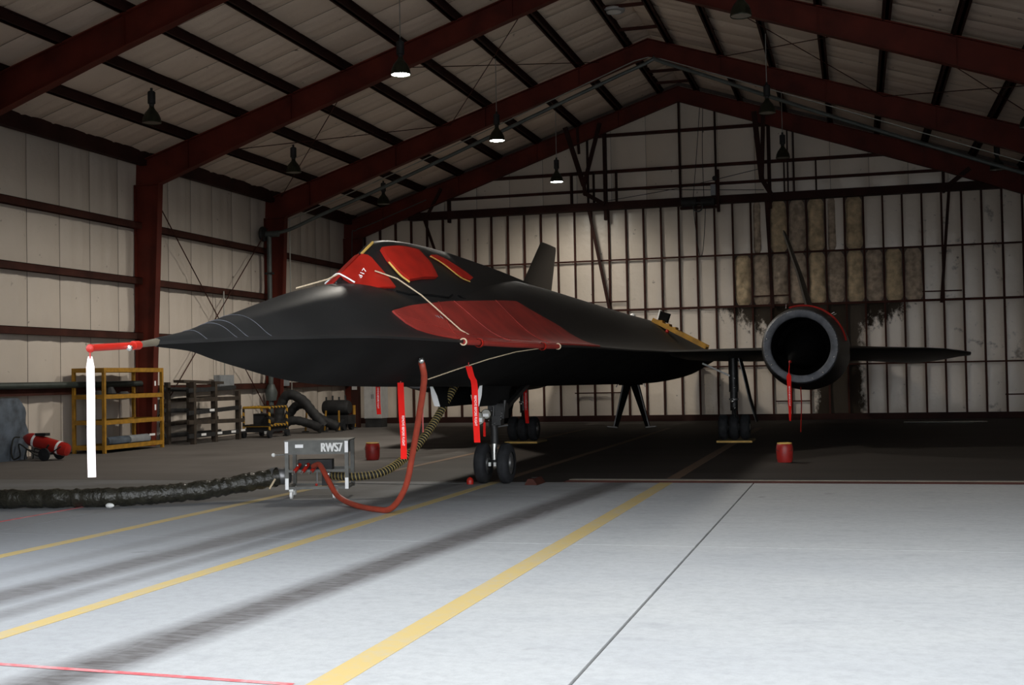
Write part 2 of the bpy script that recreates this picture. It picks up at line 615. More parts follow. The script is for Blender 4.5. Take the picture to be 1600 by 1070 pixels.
def table(rows, col):
    """smooth interpolation of a column of a table keyed by its first column"""
    xs = [r[0] for r in rows]
    ys = [r[col] for r in rows]
    n = len(xs)
    d = [(ys[i + 1] - ys[i]) / (xs[i + 1] - xs[i]) for i in range(n - 1)]
    m = [d[0]] + [0 if d[i - 1] * d[i] <= 0 else 2 * d[i - 1] * d[i] / (d[i - 1] + d[i]) for i in range(1, n - 1)] + [d[-1]]

    def f(x):
        if x <= xs[0]:
            return ys[0]
        if x >= xs[-1]:
            return ys[-1]
        i = max(j for j in range(n - 1) if xs[j] <= x)
        h = xs[i + 1] - xs[i]
        t = (x - xs[i]) / h
        return (ys[i] * (2 * t ** 3 - 3 * t * t + 1) + h * m[i] * (t ** 3 - 2 * t * t + t) + ys[i + 1] * (-2 * t ** 3 + 3 * t * t) + h * m[i + 1] * (t ** 3 - t * t))
    return f


def text_mesh(txt, size, offset=0.0, depth=0.002):
    cu = bpy.data.curves.new('text', 'FONT')
    cu.body = txt
    cu.size = size
    cu.offset = offset
    cu.extrude = depth
    cu.align_x = 'CENTER'
    cu.align_y = 'CENTER'
    ob = bpy.data.objects.new('text', cu)
    COL.objects.link(ob)
    dg = bpy.context.evaluated_depsgraph_get()
    me = bpy.data.meshes.new_from_object(ob.evaluated_get(dg))
    bpy.data.objects.remove(ob)
    return me


def place_text(name, txt, size, pos, xdir, ydir, material, parent=None, sx=1.0, offset=0.0, bold=0.0):
    """flat lettering as a part; xdir is the reading direction, ydir up"""
    me = text_mesh(txt, size, offset)
    me.name = name
    x = Vector(xdir).normalized()
    y = Vector(ydir)
    y = (y - x * y.dot(x)).normalized()
    z = x.cross(y)
    org = Vector(ORG.get(parent.name, (0, 0, 0))) if parent else Vector((0, 0, 0))
    for v in me.vertices:
        c = v.co.copy()
        v.co = Vector(pos) + x * (c.x * sx) + y * c.y + z * c.z - org
    if bold:                                  # heavy block letters: strokes widened sideways
        bm = bmesh.new()
        for k, dx in enumerate((-bold, -bold / 2, bold / 2, bold, 0)):
            n0 = len(bm.verts)
            bm.from_mesh(me)
            bm.verts.ensure_lookup_table()
            for v in bm.verts[n0:]:
                v.co += x * dx + z * (0.0006 * k)
        bm.to_mesh(me)
        bm.free()
    me.materials.clear()
    me.materials.append(MATS[material])
    o = bpy.data.objects.new(name, me)
    COL.objects.link(o)
    if parent:
        o.parent = parent
    return o


# ------------------------------------------------------------------ hangar shell
RX = -5.55                      # ridge
WL, WR = -17.78, 6.68           # faces of the side walls
DOOR_Y, BACK_Y = 9.4, 41.6     # door plane, back wall
TRENCH_Y = 18.3
FRAMES = (41.15, 35.0, 27.8, 20.6, 13.4)


def roof_z(x):                  # top of the rafters
    return 11.26 - 0.327 * abs(x - RX)


def mir(x):
    return 2 * RX - x


PANEL_MESH = {}


def pillow(kind, var):
    """unit quilt panel, puffed along +z; kinds: smooth, crease, torn"""
    key = (kind, var)
    if key in PANEL_MESH:
        return PANEL_MESH[key]
    rnd = random.Random(var * 17 + len(kind))
    nx, ny = {'smooth': (6, 6), 'crease': (14, 6), 'torn': (9, 16)}[kind]
    ph = [rnd.uniform(0, 6.28) for _ in range(6)]
    vs, fs = [], []
    for j in range(ny + 1):
        for i in range(nx + 1):
            x, y = i / nx - 0.5, j / ny - 0.5
            ex = 1 - abs(2 * x) ** 4
            ey = 1 - abs(2 * y) ** 6
            z = ex * ey
            if kind == 'crease':
                z *= 0.6
                xr = 0.12 + 0.05 * math.sin(3 * y + ph[3])
                z += (0.55 * math.exp(-((x - xr) / 0.05) ** 2) + 0.25 * math.exp(-((x + 0.2) / 0.06) ** 2)) * ey
            if kind == 'torn':
                z *= 1 + 0.16 * math.sin(23 * y + 5 * abs(x) + ph[0]) + 0.12 * math.sin(11 * y - 9 * x + ph[1])
                x *= (0.90 + 0.07 * math.sin(5 * y + ph[2])) * (1 - max(0, abs(2 * y) - 0.75) ** 2 * 6)
            else:
                z += 0.10 * ex * ey * math.sin(4 * x + 3 * y + ph[0])
            vs.append((x, y, z))
    for j in range(ny):
        for i in range(nx):
            a = j * (nx + 1) + i
            fs.append((a, a + 1, a + nx + 2, a + nx + 1))
    me = bpy.data.meshes.new('panel')
    me.from_pydata(vs, [], fs)
    me.shade_smooth()
    PANEL_MESH[key] = me
    return me


PANEL_MAT = {}


def panel(parent, centre, ax, ay, w, h, puff, material, kind='smooth', var=0, name='panel', label=None):
    key = (kind, var, material)
    if key not in PANEL_MAT:
        me = pillow(kind, var).copy()
        me.materials.append(MATS[material])
        PANEL_MAT[key] = me
    o = bpy.data.objects.new(name, PANEL_MAT[key])
    COL.objects.link(o)
    ax, ay = Vector(ax).normalized(), Vector(ay).normalized()
    az = ax.cross(ay)
    m = Matrix.Identity(4)
    for i in range(3):
        m[i][0] = ax[i] * w
        m[i][1] = ay[i] * h
        m[i][2] = az[i] * puff
        m[i][3] = centre[i]
    o.matrix_world = m
    o.parent = parent
    if label:
        o['label'] = label
    return o


# ground and floors
g = MB()
g.box((-300, -300, -0.30), (300, 18.05, -0.06))
structure('ground', g, 'concrete_block')
apron = MB()
apron.box((-60, -40, -0.06), (60, 18.03, -0.022))
apron = structure('apron', apron, 'timber')
for i in range(-4, 4):
    for j in range(-4, 4):
        x0, x1 = -1.47 + 7.71 * i, -1.47 + 7.71 * (i + 1)
        y0, y1 = 11.42 + 6.9 * (j - 1), 11.42 + 6.9 * j
        y1 = min(y1, 18.02)
        if y0 >= 18:
            continue
        s = MB().box((x0 + 0.011, y0 + 0.007, -0.05), (x1 - 0.011, y1 - 0.007, 0.0))
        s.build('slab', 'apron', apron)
fl_in = MB().add([(WL - 0.4, 18.03, 0), (-4.3, 18.03, 0), (-4.3, 18.72, 0), (WR + 0.4, 18.72, 0), (WR + 0.4, BACK_Y + 0.4, 0), (WL - 0.4, BACK_Y + 0.4, 0)] + [(WL - 0.4, 18.03, -0.3), (-4.3, 18.03, -0.3), (-4.3, 18.72, -0.3), (WR + 0.4, 18.72, -0.3), (WR + 0.4, BACK_Y + 0.4, -0.3), (WL - 0.4, BACK_Y + 0.4, -0.3)], [(0, 1, 2, 3, 4, 5), (11, 10, 9, 8, 7, 6)] + [(k, (k + 1) % 6, (k + 1) % 6 + 6, k + 6) for k in range(6)])
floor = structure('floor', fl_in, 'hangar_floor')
# steel-edged trench across the hall
th = MB().box((-4.3, 18.03, -0.3), (WR + 0.4, TRENCH_Y + 0.42, -0.035))
th = structure('trim_1', th, 'timber')
for y in (18.14, 18.32, 18.50):
    MB().box((-4.3, y - 0.022, -0.035), (WR, y + 0.022, 0.004)).build('trench_rail', 'brown_steel' if y < 18.4 else 'tan_metal', th)

# painted lines
for (x, w) in ((-2.735, 0.19), (-5.33, 0.15), (-7.80, 0.15)):
    MB().box((x - w / 2, -6, -0.004), (x + w / 2, 18.0, 0.003)).build('yellow_line', 'line_yellow', apron)
    MB().box((x - w / 2, 18.75 if x > -4.3 else 18.02, -0.004), (x + w / 2, 36.0, 0.003)).build('yellow_line', 'line_yellow_inside', floor)
MB().add([(-9.5, 6.32, 0.003), (-9.5, 6.26, 0.003), (-2.9, 5.93, 0.003), (-2.9, 5.98, 0.003)], [(0, 1, 2, 3)]).build('red_line', 'line_red', apron)
MB().box((-9.82, 4, -0.004), (-9.76, 16.5, 0.003)).build('red_line', 'line_red', apron)

# walls (outer sheets)
wl = structure('wall_left', MB().box((WL - 0.35, DOOR_Y, 0), (WL - 0.08, BACK_Y + 0.3, 7.75)), 'steel_sheet')
wr = structure('wall_right', MB().box((WR + 0.08, DOOR_Y, 0), (WR + 0.35, BACK_Y + 0.3, 7.75)), 'steel_sheet')
zt = roof_z(WL) + 0.3
wb = structure('wall_back', MB().poly_y([(WL - 0.3, 0), (WR + 0.3, 0), (WR + 0.3, zt), (RX, 11.6), (WL - 0.3, zt)], BACK_Y + 0.08, BACK_Y + 0.35), 'steel_sheet')
structure('wall_front', MB().poly_y([(WL - 0.3, 5.8), (WR + 0.3, 5.8), (WR + 0.3, zt), (RX, 11.6), (WL - 0.3, zt)], DOOR_Y - 0.1, DOOR_Y + 0.1), 'steel_sheet')
dl = MB()  # unseen leaf stack, added to shade the left foreground
for k in range(4):
    dl.box((WL - 0.2, DOOR_Y - 0.62 + 0.14 * k, 0.03), (-8.6, DOOR_Y - 0.52 + 0.14 * k, 6.0))
structure('door_blocker', dl, 'steel_sheet')
ce = MB()
for sgn in (-1, 1):
    xe = RX + sgn * 12.6
    ce.poly_y([(RX, 11.58), (xe, 11.58 - 0.327 * 12.6), (xe, 11.74 - 0.327 * 12.6), (RX, 11.74)], DOOR_Y - 0.3, BACK_Y + 0.4)
ceiling = structure('ceiling', ce, 'steel_sheet')

for sgn in (-1, 1):
    MB().box((WL - 0.08, DOOR_Y, 0), (WL - 0.04, 18.83, 7.4)).build('liner', 'liner', wl) if sgn < 0 else MB().box((WR + 0.04, DOOR_Y, 0), (WR + 0.08, 18.83, 7.4)).build('liner', 'liner', wr)
    xe = RX + sgn * 12.1
    MB().poly_y([(RX, 11.50), (xe, 11.50 - 0.327 * 12.1), (xe, 11.54 - 0.327 * 12.1), (RX, 11.54)], DOOR_Y, 18.4).build('liner', 'liner', ceiling)

# left and right wall quilts between the girts
GZ = (0.02, 1.46, 2.82, 4.23, 5.65, 7.45)
YS = [18.83 + 1.18 * k for k in range(0, 20)]
YS[-1] = 41.5
for side in ('l', 'r'):
    for a, b in zip(YS[:-1], YS[1:]):
        for r in range(5):
            z0, z1 = GZ[r], GZ[r + 1]
            if side == 'l':
                panel(wl, (WL - 0.07, (a + b) / 2, (z0 + z1) / 2), (0, 1, 0), (0, 0, 1), (b - a) * 0.984, z1 - z0, random.uniform(0.055, 0.08), 'insulation_wall', random.choice(('crease', 'crease', 'smooth')), random.randrange(4))
            else:
                panel(wr, (WR + 0.07, (a + b) / 2, (z0 + z1) / 2), (0, -1, 0), (0, 0, 1), (b - a) * 0.992, z1 - z0, 0.06, 'insulation_wall', 'crease', random.randrange(4))
    w = wl if side == 'l' else wr
    X = WL + 0.09 if side == 'l' else WR - 0.09
    for z in GZ[1:5]:
        m = MB()
        m.box((X - 0.09, DOOR_Y, z - 0.085), (X - 0.075, BACK_Y, z + 0.085))
        m.box((X - 0.09, DOOR_Y, z + 0.07), (X + 0.09, BACK_Y, z + 0.085))
        m.box((X + 0.075, DOOR_Y, z - 0.085), (X + 0.09, BACK_Y, z + 0.085))
        m.build('girt', 'brown_steel', w)

# back wall: studs every 0.605 m, four rows of quilts, girts
BZ = (0.20, 1.80, 3.80, 5.53, 7.30)
ST = [-5.69 + 0.603 * k for k in range(-20, 21)]
torn3 = {-5: ('torn', 'insulation_torn'), -4: ('torn', 'insulation_wrinkled'), -3: ('torn', 'insulation_wrinkled'), -2: ('torn', 'insulation_torn')}
for k in range(len(ST) - 1):
    a, b = ST[k], ST[k + 1]
    c = (a + b) / 2
    if b < WL + 0.1 or a > WR - 0.1:
        continue
    for r in range(4):
        z0, z1 = BZ[r], BZ[r + 1]
        kind, mt, puff = 'smooth', 'insulation_back', random.uniform(0.03, 0.05)
        i = round((a + 5.69) / 0.603)
        if r == 2 and 3 <= i <= 12:
            kind = 'torn'
            mt = 'insulation_torn' if i in (3, 9, 11) else ('insulation_wrinkled' if i in (4, 5, 6, 8, 10, 12) else 'insulation_torn')
            puff = 0.12 if i % 2 else 0.08
        if r == 3 and 4 <= i <= 9:
            kind = 'torn'
            mt = 'insulation_wrinkled' if i in (4, 6, 8) else 'insulation_torn'
            puff = 0.13 if i % 2 else 0.09
        wd, cx = (b - a) * 0.985, c
        if r == 3 and i in (4, 8):
            wd, cx = (b - a) * 0.5, c - 0.1
            panel(wb, (c, BACK_Y + 0.07, (z0 + z1) / 2), (1, 0, 0), (0, 0, 1), (b - a) * 0.985, z1 - z0, 0.03, 'insulation_back', 'smooth', 0)
        hh, cz = z1 - z0, (z0 + z1) / 2
        if kind == 'torn':
            hh *= 0.97
        panel(wb, (cx, BACK_Y + 0.07, cz), (1, 0, 0), (0, 0, 1), wd, hh, puff, mt, kind, random.randrange(4))
for a in ST:
    if WL + 0.1 < a < WR - 0.1:
        MB().box((a - 0.028, BACK_Y - 0.06, 0.0), (a + 0.028, BACK_Y + 0.07, min(7.35, roof_z(a) - 0.1))).build('stud', 'brown_steel', wb)
for z, hgt in ((1.80, 0.05), (3.80, 0.075), (5.53, 0.055)):
    MB().box((WL, BACK_Y - 0.085, z - hgt / 2), (WR, BACK_Y - 0.03, z + hgt / 2)).build('girt', 'brown_steel', wb)
# short cross pieces between studs
for (xa, xb, z) in ((-3.3, -2.06, 4.12), (2.1, 3.3, 4.08), (-9.4, -7.5, 4.1), (-9.4, -7.55, 0.98), (4.5, 6.3, 0.75), (-2.6, -1.5, 0.62)):
    MB().box((xa, BACK_Y - 0.075, z - 0.02), (xb, BACK_Y - 0.03, z + 0.02)).build('cross_piece', 'brown_steel', wb)
bb = MB().box((WL, BACK_Y - 0.12, 0.0), (WR, BACK_Y + 0.07, 0.2))
structure('baseboard_back', bb, 'dark_red_steel')
# gable quilts above the beam
xs = [RX + 1.22 * k for k in range(-10, 11)]
for a, b in zip(xs[:-1], xs[1:]):
    top = [roof_z(a) + 0.12, roof_z(b) + 0.12]
    if min(top) < 7.5:
        continue
    rings = []
    nx = 6
    m = MB()
    for j in range(7):
        row = []
        for i in range(nx + 1):
            t = i / nx
            x = a + 0.006 + (b - a - 0.012) * t
            zz = 7.4 + (top[0] + (top[1] - top[0]) * t - 7.4) * j / 6
            puff = 0.05 * (1 - abs(2 * t - 1) ** 4) * (1 - abs(2 * j / 6 - 1) ** 6)
            row.append((x, BACK_Y + 0.07 - puff, zz))
        rings.append(row)
    m.loft(rings, closed=False)
    m.build('panel', 'insulation_back', wb, smooth=60)
for z, hgt in ((7.95, 0.085), (8.58, 0.10), (9.83, 0.10)):
    hw = (11.26 - z) / 0.327 - 0.6
    MB().box((RX - hw, BACK_Y - 0.16, z - hgt / 2), (RX + hw, BACK_Y - 0.02, z + hgt / 2)).build('girt', 'brown_steel', wb)
# heavy door-head beam with its uprights and hangers
MB().box((-15.3, BACK_Y - 0.42, 7.24), (WR - 0.6, BACK_Y - 0.10, 7.50)).build('head_beam', 'dark_red_steel', wb)
for (x, z0, z1, w) in ((-5.57, 7.4, 10.95, 0.06), (-4.37, 7.4, 10.7, 0.055), (-8.14, 6.9, 9.9, 0.11), (-9.33, 7.4, 8.55, 0.06), (-7.76, 7.4, 8.55, 0.05), (-8.55, 7.4, 8.55, 0.04), (-8.75, 7.4, 9.7, 0.04), (-2.62, 7.0, 10.1, 0.11), (-1.83, 7.4, 9.9, 0.05), (-2.02, 7.4, 9.6, 0.04), (-2.14, 7.4, 8.5, 0.04), (-1.12, 7.4, 8.5, 0.05), (2.82, 7.2, 7.9, 0.08), (-13.8, 7.1, 7.9, 0.08)):
    MB().box((x - w / 2, BACK_Y - 0.36, z0), (x + w / 2, BACK_Y - 0.14, z1)).build('hanger', 'dark_red_steel', wb)
for p, q, w in (((-9.6, 10.6), (-8.85, 8.1), 0.16), ((-8.25, 10.2), (-8.85, 8.1), 0.13), ((-9.05, 10.4), (-9.0, 9.2), 0.09), ((-8.85, 8.2), (-8.8, 7.75), 0.12), ((-8.85, 7.85), (-8.15, 7.42), 0.14),
                ((-3.05, 10.2), (-2.85, 7.9), 0.17), ((-2.75, 10.2), (-2.85, 7.9), 0.13), ((-2.85, 7.95), (-2.55, 7.42), 0.15), ((-14.0, 8.3), (-14.6, 7.3), 0.1), ((3.6, 7.9), (2.95, 7.4), 0.14)):
    MB().bar((p[0], BACK_Y - 0.5, p[1]), (q[0], BACK_Y - 0.45, q[1]), w, w * 0.7, up=(0, 1, 0)).build('hanger_strut', 'dark_red_steel', wb)
for p, q, w in (((-14.72, 7.25), (-14.05, 5.2), 0.09), ((-8.74, 7.35), (-8.05, 3.6), 0.10), ((-2.74, 7.35), (-2.60, 3.7), 0.10), ((2.98, 7.35), (2.66, 3.7), 0.09)):
    MB().bar((p[0], BACK_Y - 0.32, p[1]), (q[0], BACK_Y - 0.22, q[1]), w, 0.06, up=(0, 1, 0)).build('drop_brace', 'dark_red_steel', wb)

# roof quilts and purlins
PD = [0.62 + 1.437 * k for k in range(9)]
PD[-1] = 12.05
DS = [0.0] + PD
RY = [18.4] + [18.83 + 1.18 * k for k in range(0, 20)]
RY[-1] = 41.5
slope = math.atan(0.327)
for sgn in (-1, 1):
    down = Vector((sgn * math.cos(slope), 0, -math.sin(slope)))
    for k in range(len(DS) - 1):
        d0, d1 = DS[k], DS[k + 1]
        dm = (d0 + d1) / 2
        wlen = (d1 - d0) / math.cos(slope)
        for a, b in zip(RY[:-1], RY[1:]):
            zc = roof_z(RX + dm) + 0.215
            ay = down if sgn > 0 else down
            ax = Vector((0, 1, 0)) if sgn < 0 else Vector((0, -1, 0))
            # make the puff point down into the hall
            if ax.cross(down).z > 0:
                ax = -ax
            panel(ceiling, (RX + sgn * dm, (a + b) / 2, zc), ax, down, (b - a) * 0.984, wlen * 1.0, random.uniform(0.06, 0.095), 'insulation_roof', random.choice(('crease', 'smooth', 'crease')), random.randrange(4), name='roof_panel')
    for d in PD:
        x = RX + sgn * d
        z = roof_z(x)
        if d > 12:
            MB().box((x - 0.02, DOOR_Y, z - 0.12), (x + 0.16, BACK_Y, z + 0.25)).build('eave_strut', 'dark_red_steel', ceiling) if sgn < 0 else MB().box((x - 0.16, DOOR_Y, z - 0.12), (x + 0.02, BACK_Y, z + 0.25)).build('eave_strut', 'dark_red_steel', ceiling)
            continue
        m = MB()
        m.box((x - 0.035, DOOR_Y, z), (x + 0.035, BACK_Y, z + 0.22))
        m.box((x - 0.09, DOOR_Y, z), (x + 0.09, BACK_Y, z + 0.03))
        m.box((x - 0.09, DOOR_Y, z + 0.20), (x + 0.09, BACK_Y, z + 0.22))
        m.build('purlin', 'dark_red_steel', ceiling)
# ridge cross ties
for y in (29.0, 31.4, 33.6, 36.5, 38.6, 40.2):
    MB().box((RX - 0.62, y - 0.04, 11.16), (RX + 0.62, y + 0.04, 11.24)).build('ridge_tie', 'brown_steel', ceiling)
# sag rods / cross bracing under the roof
for ya, yb in ((27.8, 35.0),):
    for xa, xb in ((-17.2, -11.6), (-11.6, -7.0), (-3.6, 0.9), (0.9, 5.6)):
        for p, q in (((xa, ya), (xb, yb)), ((xb, ya), (xa, yb))):
            MB().tube([(p[0], p[1], roof_z(p[0]) - 0.08), (q[0], q[1], roof_z(q[0]) - 0.08)], 0.012, 5).build('brace_rod', 'brown_steel', ceiling)
# braces on the left wall
for p, q in (((28.2, 6.55), (34.7, 0.5)), ((28.2, 0.6), (34.7, 6.35))):
    MB().tube([(WL + 0.25, p[0], p[1]), (WL + 0.25, q[0], q[1])], 0.016, 5).build('brace_rod', 'brown_steel', wl)

# steel frames
for fi, y in enumerate(FRAMES):
    fr = thing('steel_frame', (RX, y, 0), 'x', None)
    del fr['label']
    fr['kind'] = 'structure'
    hf = 0.11 if fi else 0.08
    stl = 'red_steel'
    for sgn in (-1, 1):
        def P(d, z):
            return (RX + sgn * d, z)
        # column: tapered web and two flanges
        c = MB()
        c.poly_y([P(12.20, 0), P(11.80, 0), P(11.52, 6.70), P(12.20, 6.70)], y - 0.008, y + 0.008)
        c.poly_y([P(11.80, 0), P(11.78, 0), P(11.50, 6.70), P(11.52, 6.70)], y - hf, y + hf)
        c.poly_y([P(12.22, 0), P(12.20, 0), P(12.20, 6.70), P(12.22, 6.70)], y - hf, y + hf)
        c.build('column', stl, fr)
        # rafter: haunch at the knee, slimmer in the span
        top = [(12.20, 7.30), (0.0, 11.26)]
        bot = [(12.22, 6.72), (11.50, 6.70), (8.5, 11.26 - 0.327 * 8.5 - 0.68), (4.5, 11.26 - 0.327 * 4.5 - 0.60), (0.0, 11.26 - 0.52)]
        r = MB()
        r.poly_y([P(*p) for p in ([(12.20, 7.27), (0.0, 11.25)] + bot[::-1])], y - 0.008, y + 0.008)
        for a, b in zip(bot[1:-1], bot[2:]):
            r.poly_y([P(*a), P(*b), P(b[0], b[1] + 0.022), P(a[0], a[1] + 0.022)], y - hf, y + hf)
        r.poly_y([P(12.2, 7.27), P(0, 11.26), P(0, 11.235), P(12.2, 7.245)], y - hf, y + hf)
        r.poly_y([P(12.22, 6.68), P(11.5, 6.68), P(11.5, 6.70), P(12.22, 6.70)], y - hf, y + hf)
        ro = r.build('rafter', stl, fr)
        for d in PD[1:-1:2]:
            zb = np.interp(d, [0, 4.5, 8.5, 11.5], [11.26 - 0.52, 11.26 - 0.327 * 4.5 - 0.60, 11.26 - 0.327 * 8.5 - 0.68, 6.70])
            s = MB()
            s.poly_y([P(d - 0.008, zb + 0.02), P(d + 0.008, zb + 0.02), P(d + 0.008, 11.25 - 0.327 * d), P(d - 0.008, 11.25 - 0.327 * d)], y - hf * 0.8, y + hf * 0.8)
            s.build('stiffener', stl, ro)

# fire main and conduit along the third frame
FY = 34.55
pp = smooth_path([(-17.2, FY, 6.15), (-16.6, FY, 6.30), (-15.6, FY, 6.68), (-13.5, FY, 7.42), (-9.5, FY, 8.95), (-5.6, FY, 10.42), (-5.0, FY, 10.40), (-0.5, FY, 8.55), (4.3, FY, 6.70), (6.3, FY, 6.0)], 4)
t = thing('fire_main', (-17.45, FY, 0), 'grey pipe climbing the left wall and following the roof rafter', 'pipe')
MB().tube(pp, 0.055, 8).build('rafter_pipe', 'pipe_grey', t, 40)
MB().tube([(-17.42, FY, 0.0), (-17.42, FY, 6.2)], 0.075, 10).build('riser', 'pipe_grey', t, 40)
MB().tube([(-17.52, FY, 6.15), (-17.1, FY, 6.15)], 0.10, 10).build('elbow', 'pipe_grey', t, 40)
MB().lathe([(0, 0), (0, 0.22), (0.05, 0.24), (0.10, 0.22), (0.10, 0)], (-17.62, FY - 0.1, 6.15), 'x', 16).build('flange', 'dark_gear', t, 40)
MB().lathe([(0, 0.16), (0.25, 0.2), (0.5, 0.1)], (-17.42, FY, 1.0), 'z', 12).build('valve_body', 'pipe_grey', t, 40)
MB().box((-17.55, FY - 0.08, 4.9), (-17.3, FY + 0.08, 4.96)).build('bracket', 'dark_gear', t)
cp = [(-16.8, 34.82, 6.62), (-13.6, 34.82, 7.74), (-9.55, 34.82, 9.24), (-5.95, 34.82, 10.60), (-5.55, 34.82, 10.68), (-5.15, 34.82, 10.60), (-0.46, 34.82, 8.86), (4.37, 34.82, 7.02), (6.3, 34.82, 6.35)]
t = thing('conduit', (-16.85, 34.8, 0), 'thin pale conduit running along the bottom of the roof rafter', 'conduit')
MB().tube(cp, 0.016, 6).build('rafter_run', 'conduit', t, 40)
MB().tube([(-16.85, 34.82, 0.5), (-16.85, 34.82, 6.6)], 0.02, 6).build('drop', 'conduit', t, 40)
MB().sphere((-16.85, 34.82, 6.6), 0.05, 8).build('junction', 'conduit', t, 60)
c2 = smooth_path([(-17.35, 40.9, 0.0), (-17.35, 40.9, 3.2), (-17.35, 40.9, 6.6), (-17.2, 40.9, 6.95), (-16.6, 40.9, 7.15), (-14.5, 40.9, 7.9)], 5)
single('conduit', MB().tube(c2, 0.018, 6), 'pipe_grey', (-17.35, 40.9, 0), 'thin grey conduit bent around the far left corner of the hangar', 'conduit', smooth=40)


# ------------------------------------------------------------------ high-bay lamps
def make_lamp(loc, lit, label, rod):
    t = thing('high_bay_lamp', loc, label, 'lamp', 'lamps hanging from the roof')
    x, y, z = loc                                     # z = rim
    h = MB().lathe([(0.0, 0.205), (0.02, 0.215), (0.03, 0.21), (0.12, 0.195), (0.22, 0.15), (0.30, 0.085), (0.34, 0.06), (0.38, 0.05)], (x, y, z), 'z', 24)
    h.lathe([(0.0, 0.205), (0.01, 0.195), (0.12, 0.18), (0.30, 0.06)], (x, y, z), 'z', 24)
    h.build('hood', 'lamp_green', t, 50)
    MB().lathe([(0.012, 0.0), (0.012, 0.196)], (x, y, z), 'z', 24).build('lens', 'lamp_lit' if lit else 'lamp_glass', t)
    b = MB().lathe([(0.36, 0.0), (0.36, 0.05), (0.43, 0.06), (0.44, 0.085), (0.70, 0.085), (0.72, 0.06), (0.72, 0.0)], (x, y, z), 'z', 12)
    b.build('ballast', 'dark_gear', t, 40)
    if lit:
        L = bpy.data.lights.new('bulb', 'SPOT')
        L.energy = LAMP_W if y < 36 else LAMP_W * 0.24
        L.color = (1.0, 0.93, 0.82)
        L.spot_size = math.radians(165)
        L.spot_blend = 0.5
        L.shadow_soft_size = 0.4
        lo = bpy.data.objects.new('bulb', L)
        COL.objects.link(lo)
        lo.location = (0, 0, -0.03)
        lo.parent = t
    MB().tube([(x, y, z + 0.7), (x, y, z + rod)], 0.011, 6).build('rod', 'conduit', t, 60)
    MB().tube([(x, y, z + 0.72), (x, y, z + 0.79)], 0.03, 8).build('hook', 'dark_gear', t, 60)
    return t


LAMP_W = 700
LY = (24.2, 31.4, 38.2)
rowL = ('lit green high-bay lamp, largest and nearest of the three lit ones', 'lit green high-bay lamp, middle of the three lit ones', 'lit green high-bay lamp, smallest and farthest of the three lit ones')
rowLL = ('unlit high-bay lamp hanging nearest the left wall in the first bay', 'unlit high-bay lamp near the left wall above the second bay of girts', 'unlit high-bay lamp in the dark roof corner above the cockpit')
rowR = ('unlit high-bay lamp with pale rim, topmost on the right of the ridge', 'unlit high-bay lamp in front of the far right roof hanger', 'small unlit lamp against the pale gable wall right of the ridge')
rowRR = (None, 'unlit lamp at the right edge of the picture under the dark roof', 'unlit lamp under the far right roof slope above the wing tip')
for k in range(3):
    y = LY[k]
    make_lamp((-9.1, y, (8.0, 7.9, 7.8)[k]), True, rowL[k], roof_z(-9.1) - 7.9 + 0.1)
    make_lamp((-15.05, y, 7.42), False, rowLL[k], roof_z(-15.05) - 7.42)
    make_lamp((-2.0, y, (8.55, 8.1, 8.1)[k]), False, rowR[k], roof_z(-2.0) - 8.1 + 0.1)
    if rowRR[k]:
        make_lamp((4.1, y, (7.5, 7.3, 7.35)[k]), False, rowRR[k], roof_z(4.1) - 7.35)

# ------------------------------------------------------------------ the aircraft
AX = -5.27                                     # centre line of the aircraft
#        Y      half-w  chine z  top z  keel z   a     b
FUS = [(8.50, 0.035, 1.915, 1.955, 1.885, 0.02, 0.010),
       (9.00, 0.180, 1.940, 2.030, 1.860, 0.10, 0.04),
       (9.50, 0.330, 1.965, 2.140, 1.780, 0.18, 0.08),
       (10.0, 0.480, 1.980, 2.245, 1.710, 0.27, 0.13),
       (10.6, 0.650, 2.000, 2.375, 1.630, 0.38, 0.18),
       (11.2, 0.810, 2.010, 2.500, 1.575, 0.48, 0.24),
       (12.0, 1.000, 2.000, 2.620, 1.535, 0.60, 0.32),
       (13.0, 1.200, 1.990, 2.710, 1.515, 0.70, 0.42),
       (14.0, 1.360, 1.980, 2.800, 1.500, 0.76, 0.50),
       (15.0, 1.480, 1.980, 2.900, 1.490, 0.80, 0.56),
       (16.0, 1.560, 1.990, 3.000, 1.475, 0.82, 0.60),
       (18.0, 1.630, 2.000, 3.110, 1.450, 0.84, 0.62),
       (20.0, 1.660, 2.000, 3.100, 1.430, 0.85, 0.62),
       (23.0, 1.680, 2.020, 3.060, 1.410, 0.85, 0.62),
       (26.0, 1.700, 2.030, 3.020, 1.390, 0.85, 0.62),
       (31.0, 1.700, 2.040, 2.980, 1.360, 0.85, 0.62),
       (35.0, 1.600, 2.050, 2.900, 1.430, 0.80, 0.58),
       (38.0, 1.250, 2.060, 2.700, 1.620, 0.62, 0.45),
       (40.0, 0.600, 2.080, 2.400, 1.880, 0.30, 0.20),
       (41.0, 0.080, 2.100, 2.150, 2.050, 0.04, 0.03)]
F = [table(FUS, k) for k in range(7) if k]
fw, fzc, fzt, fzb, fa, fb = F


def bez(p, n):
    out = []
    for i in range(n + 1):
        t = i / n
        u = 1 - t
        out.append(tuple(u ** 3 * p[0][k] + 3 * u * u * t * p[1][k] + 3 * u * t * t * p[2][k] + t ** 3 * p[3][k] for k in (0, 1)))
    return out


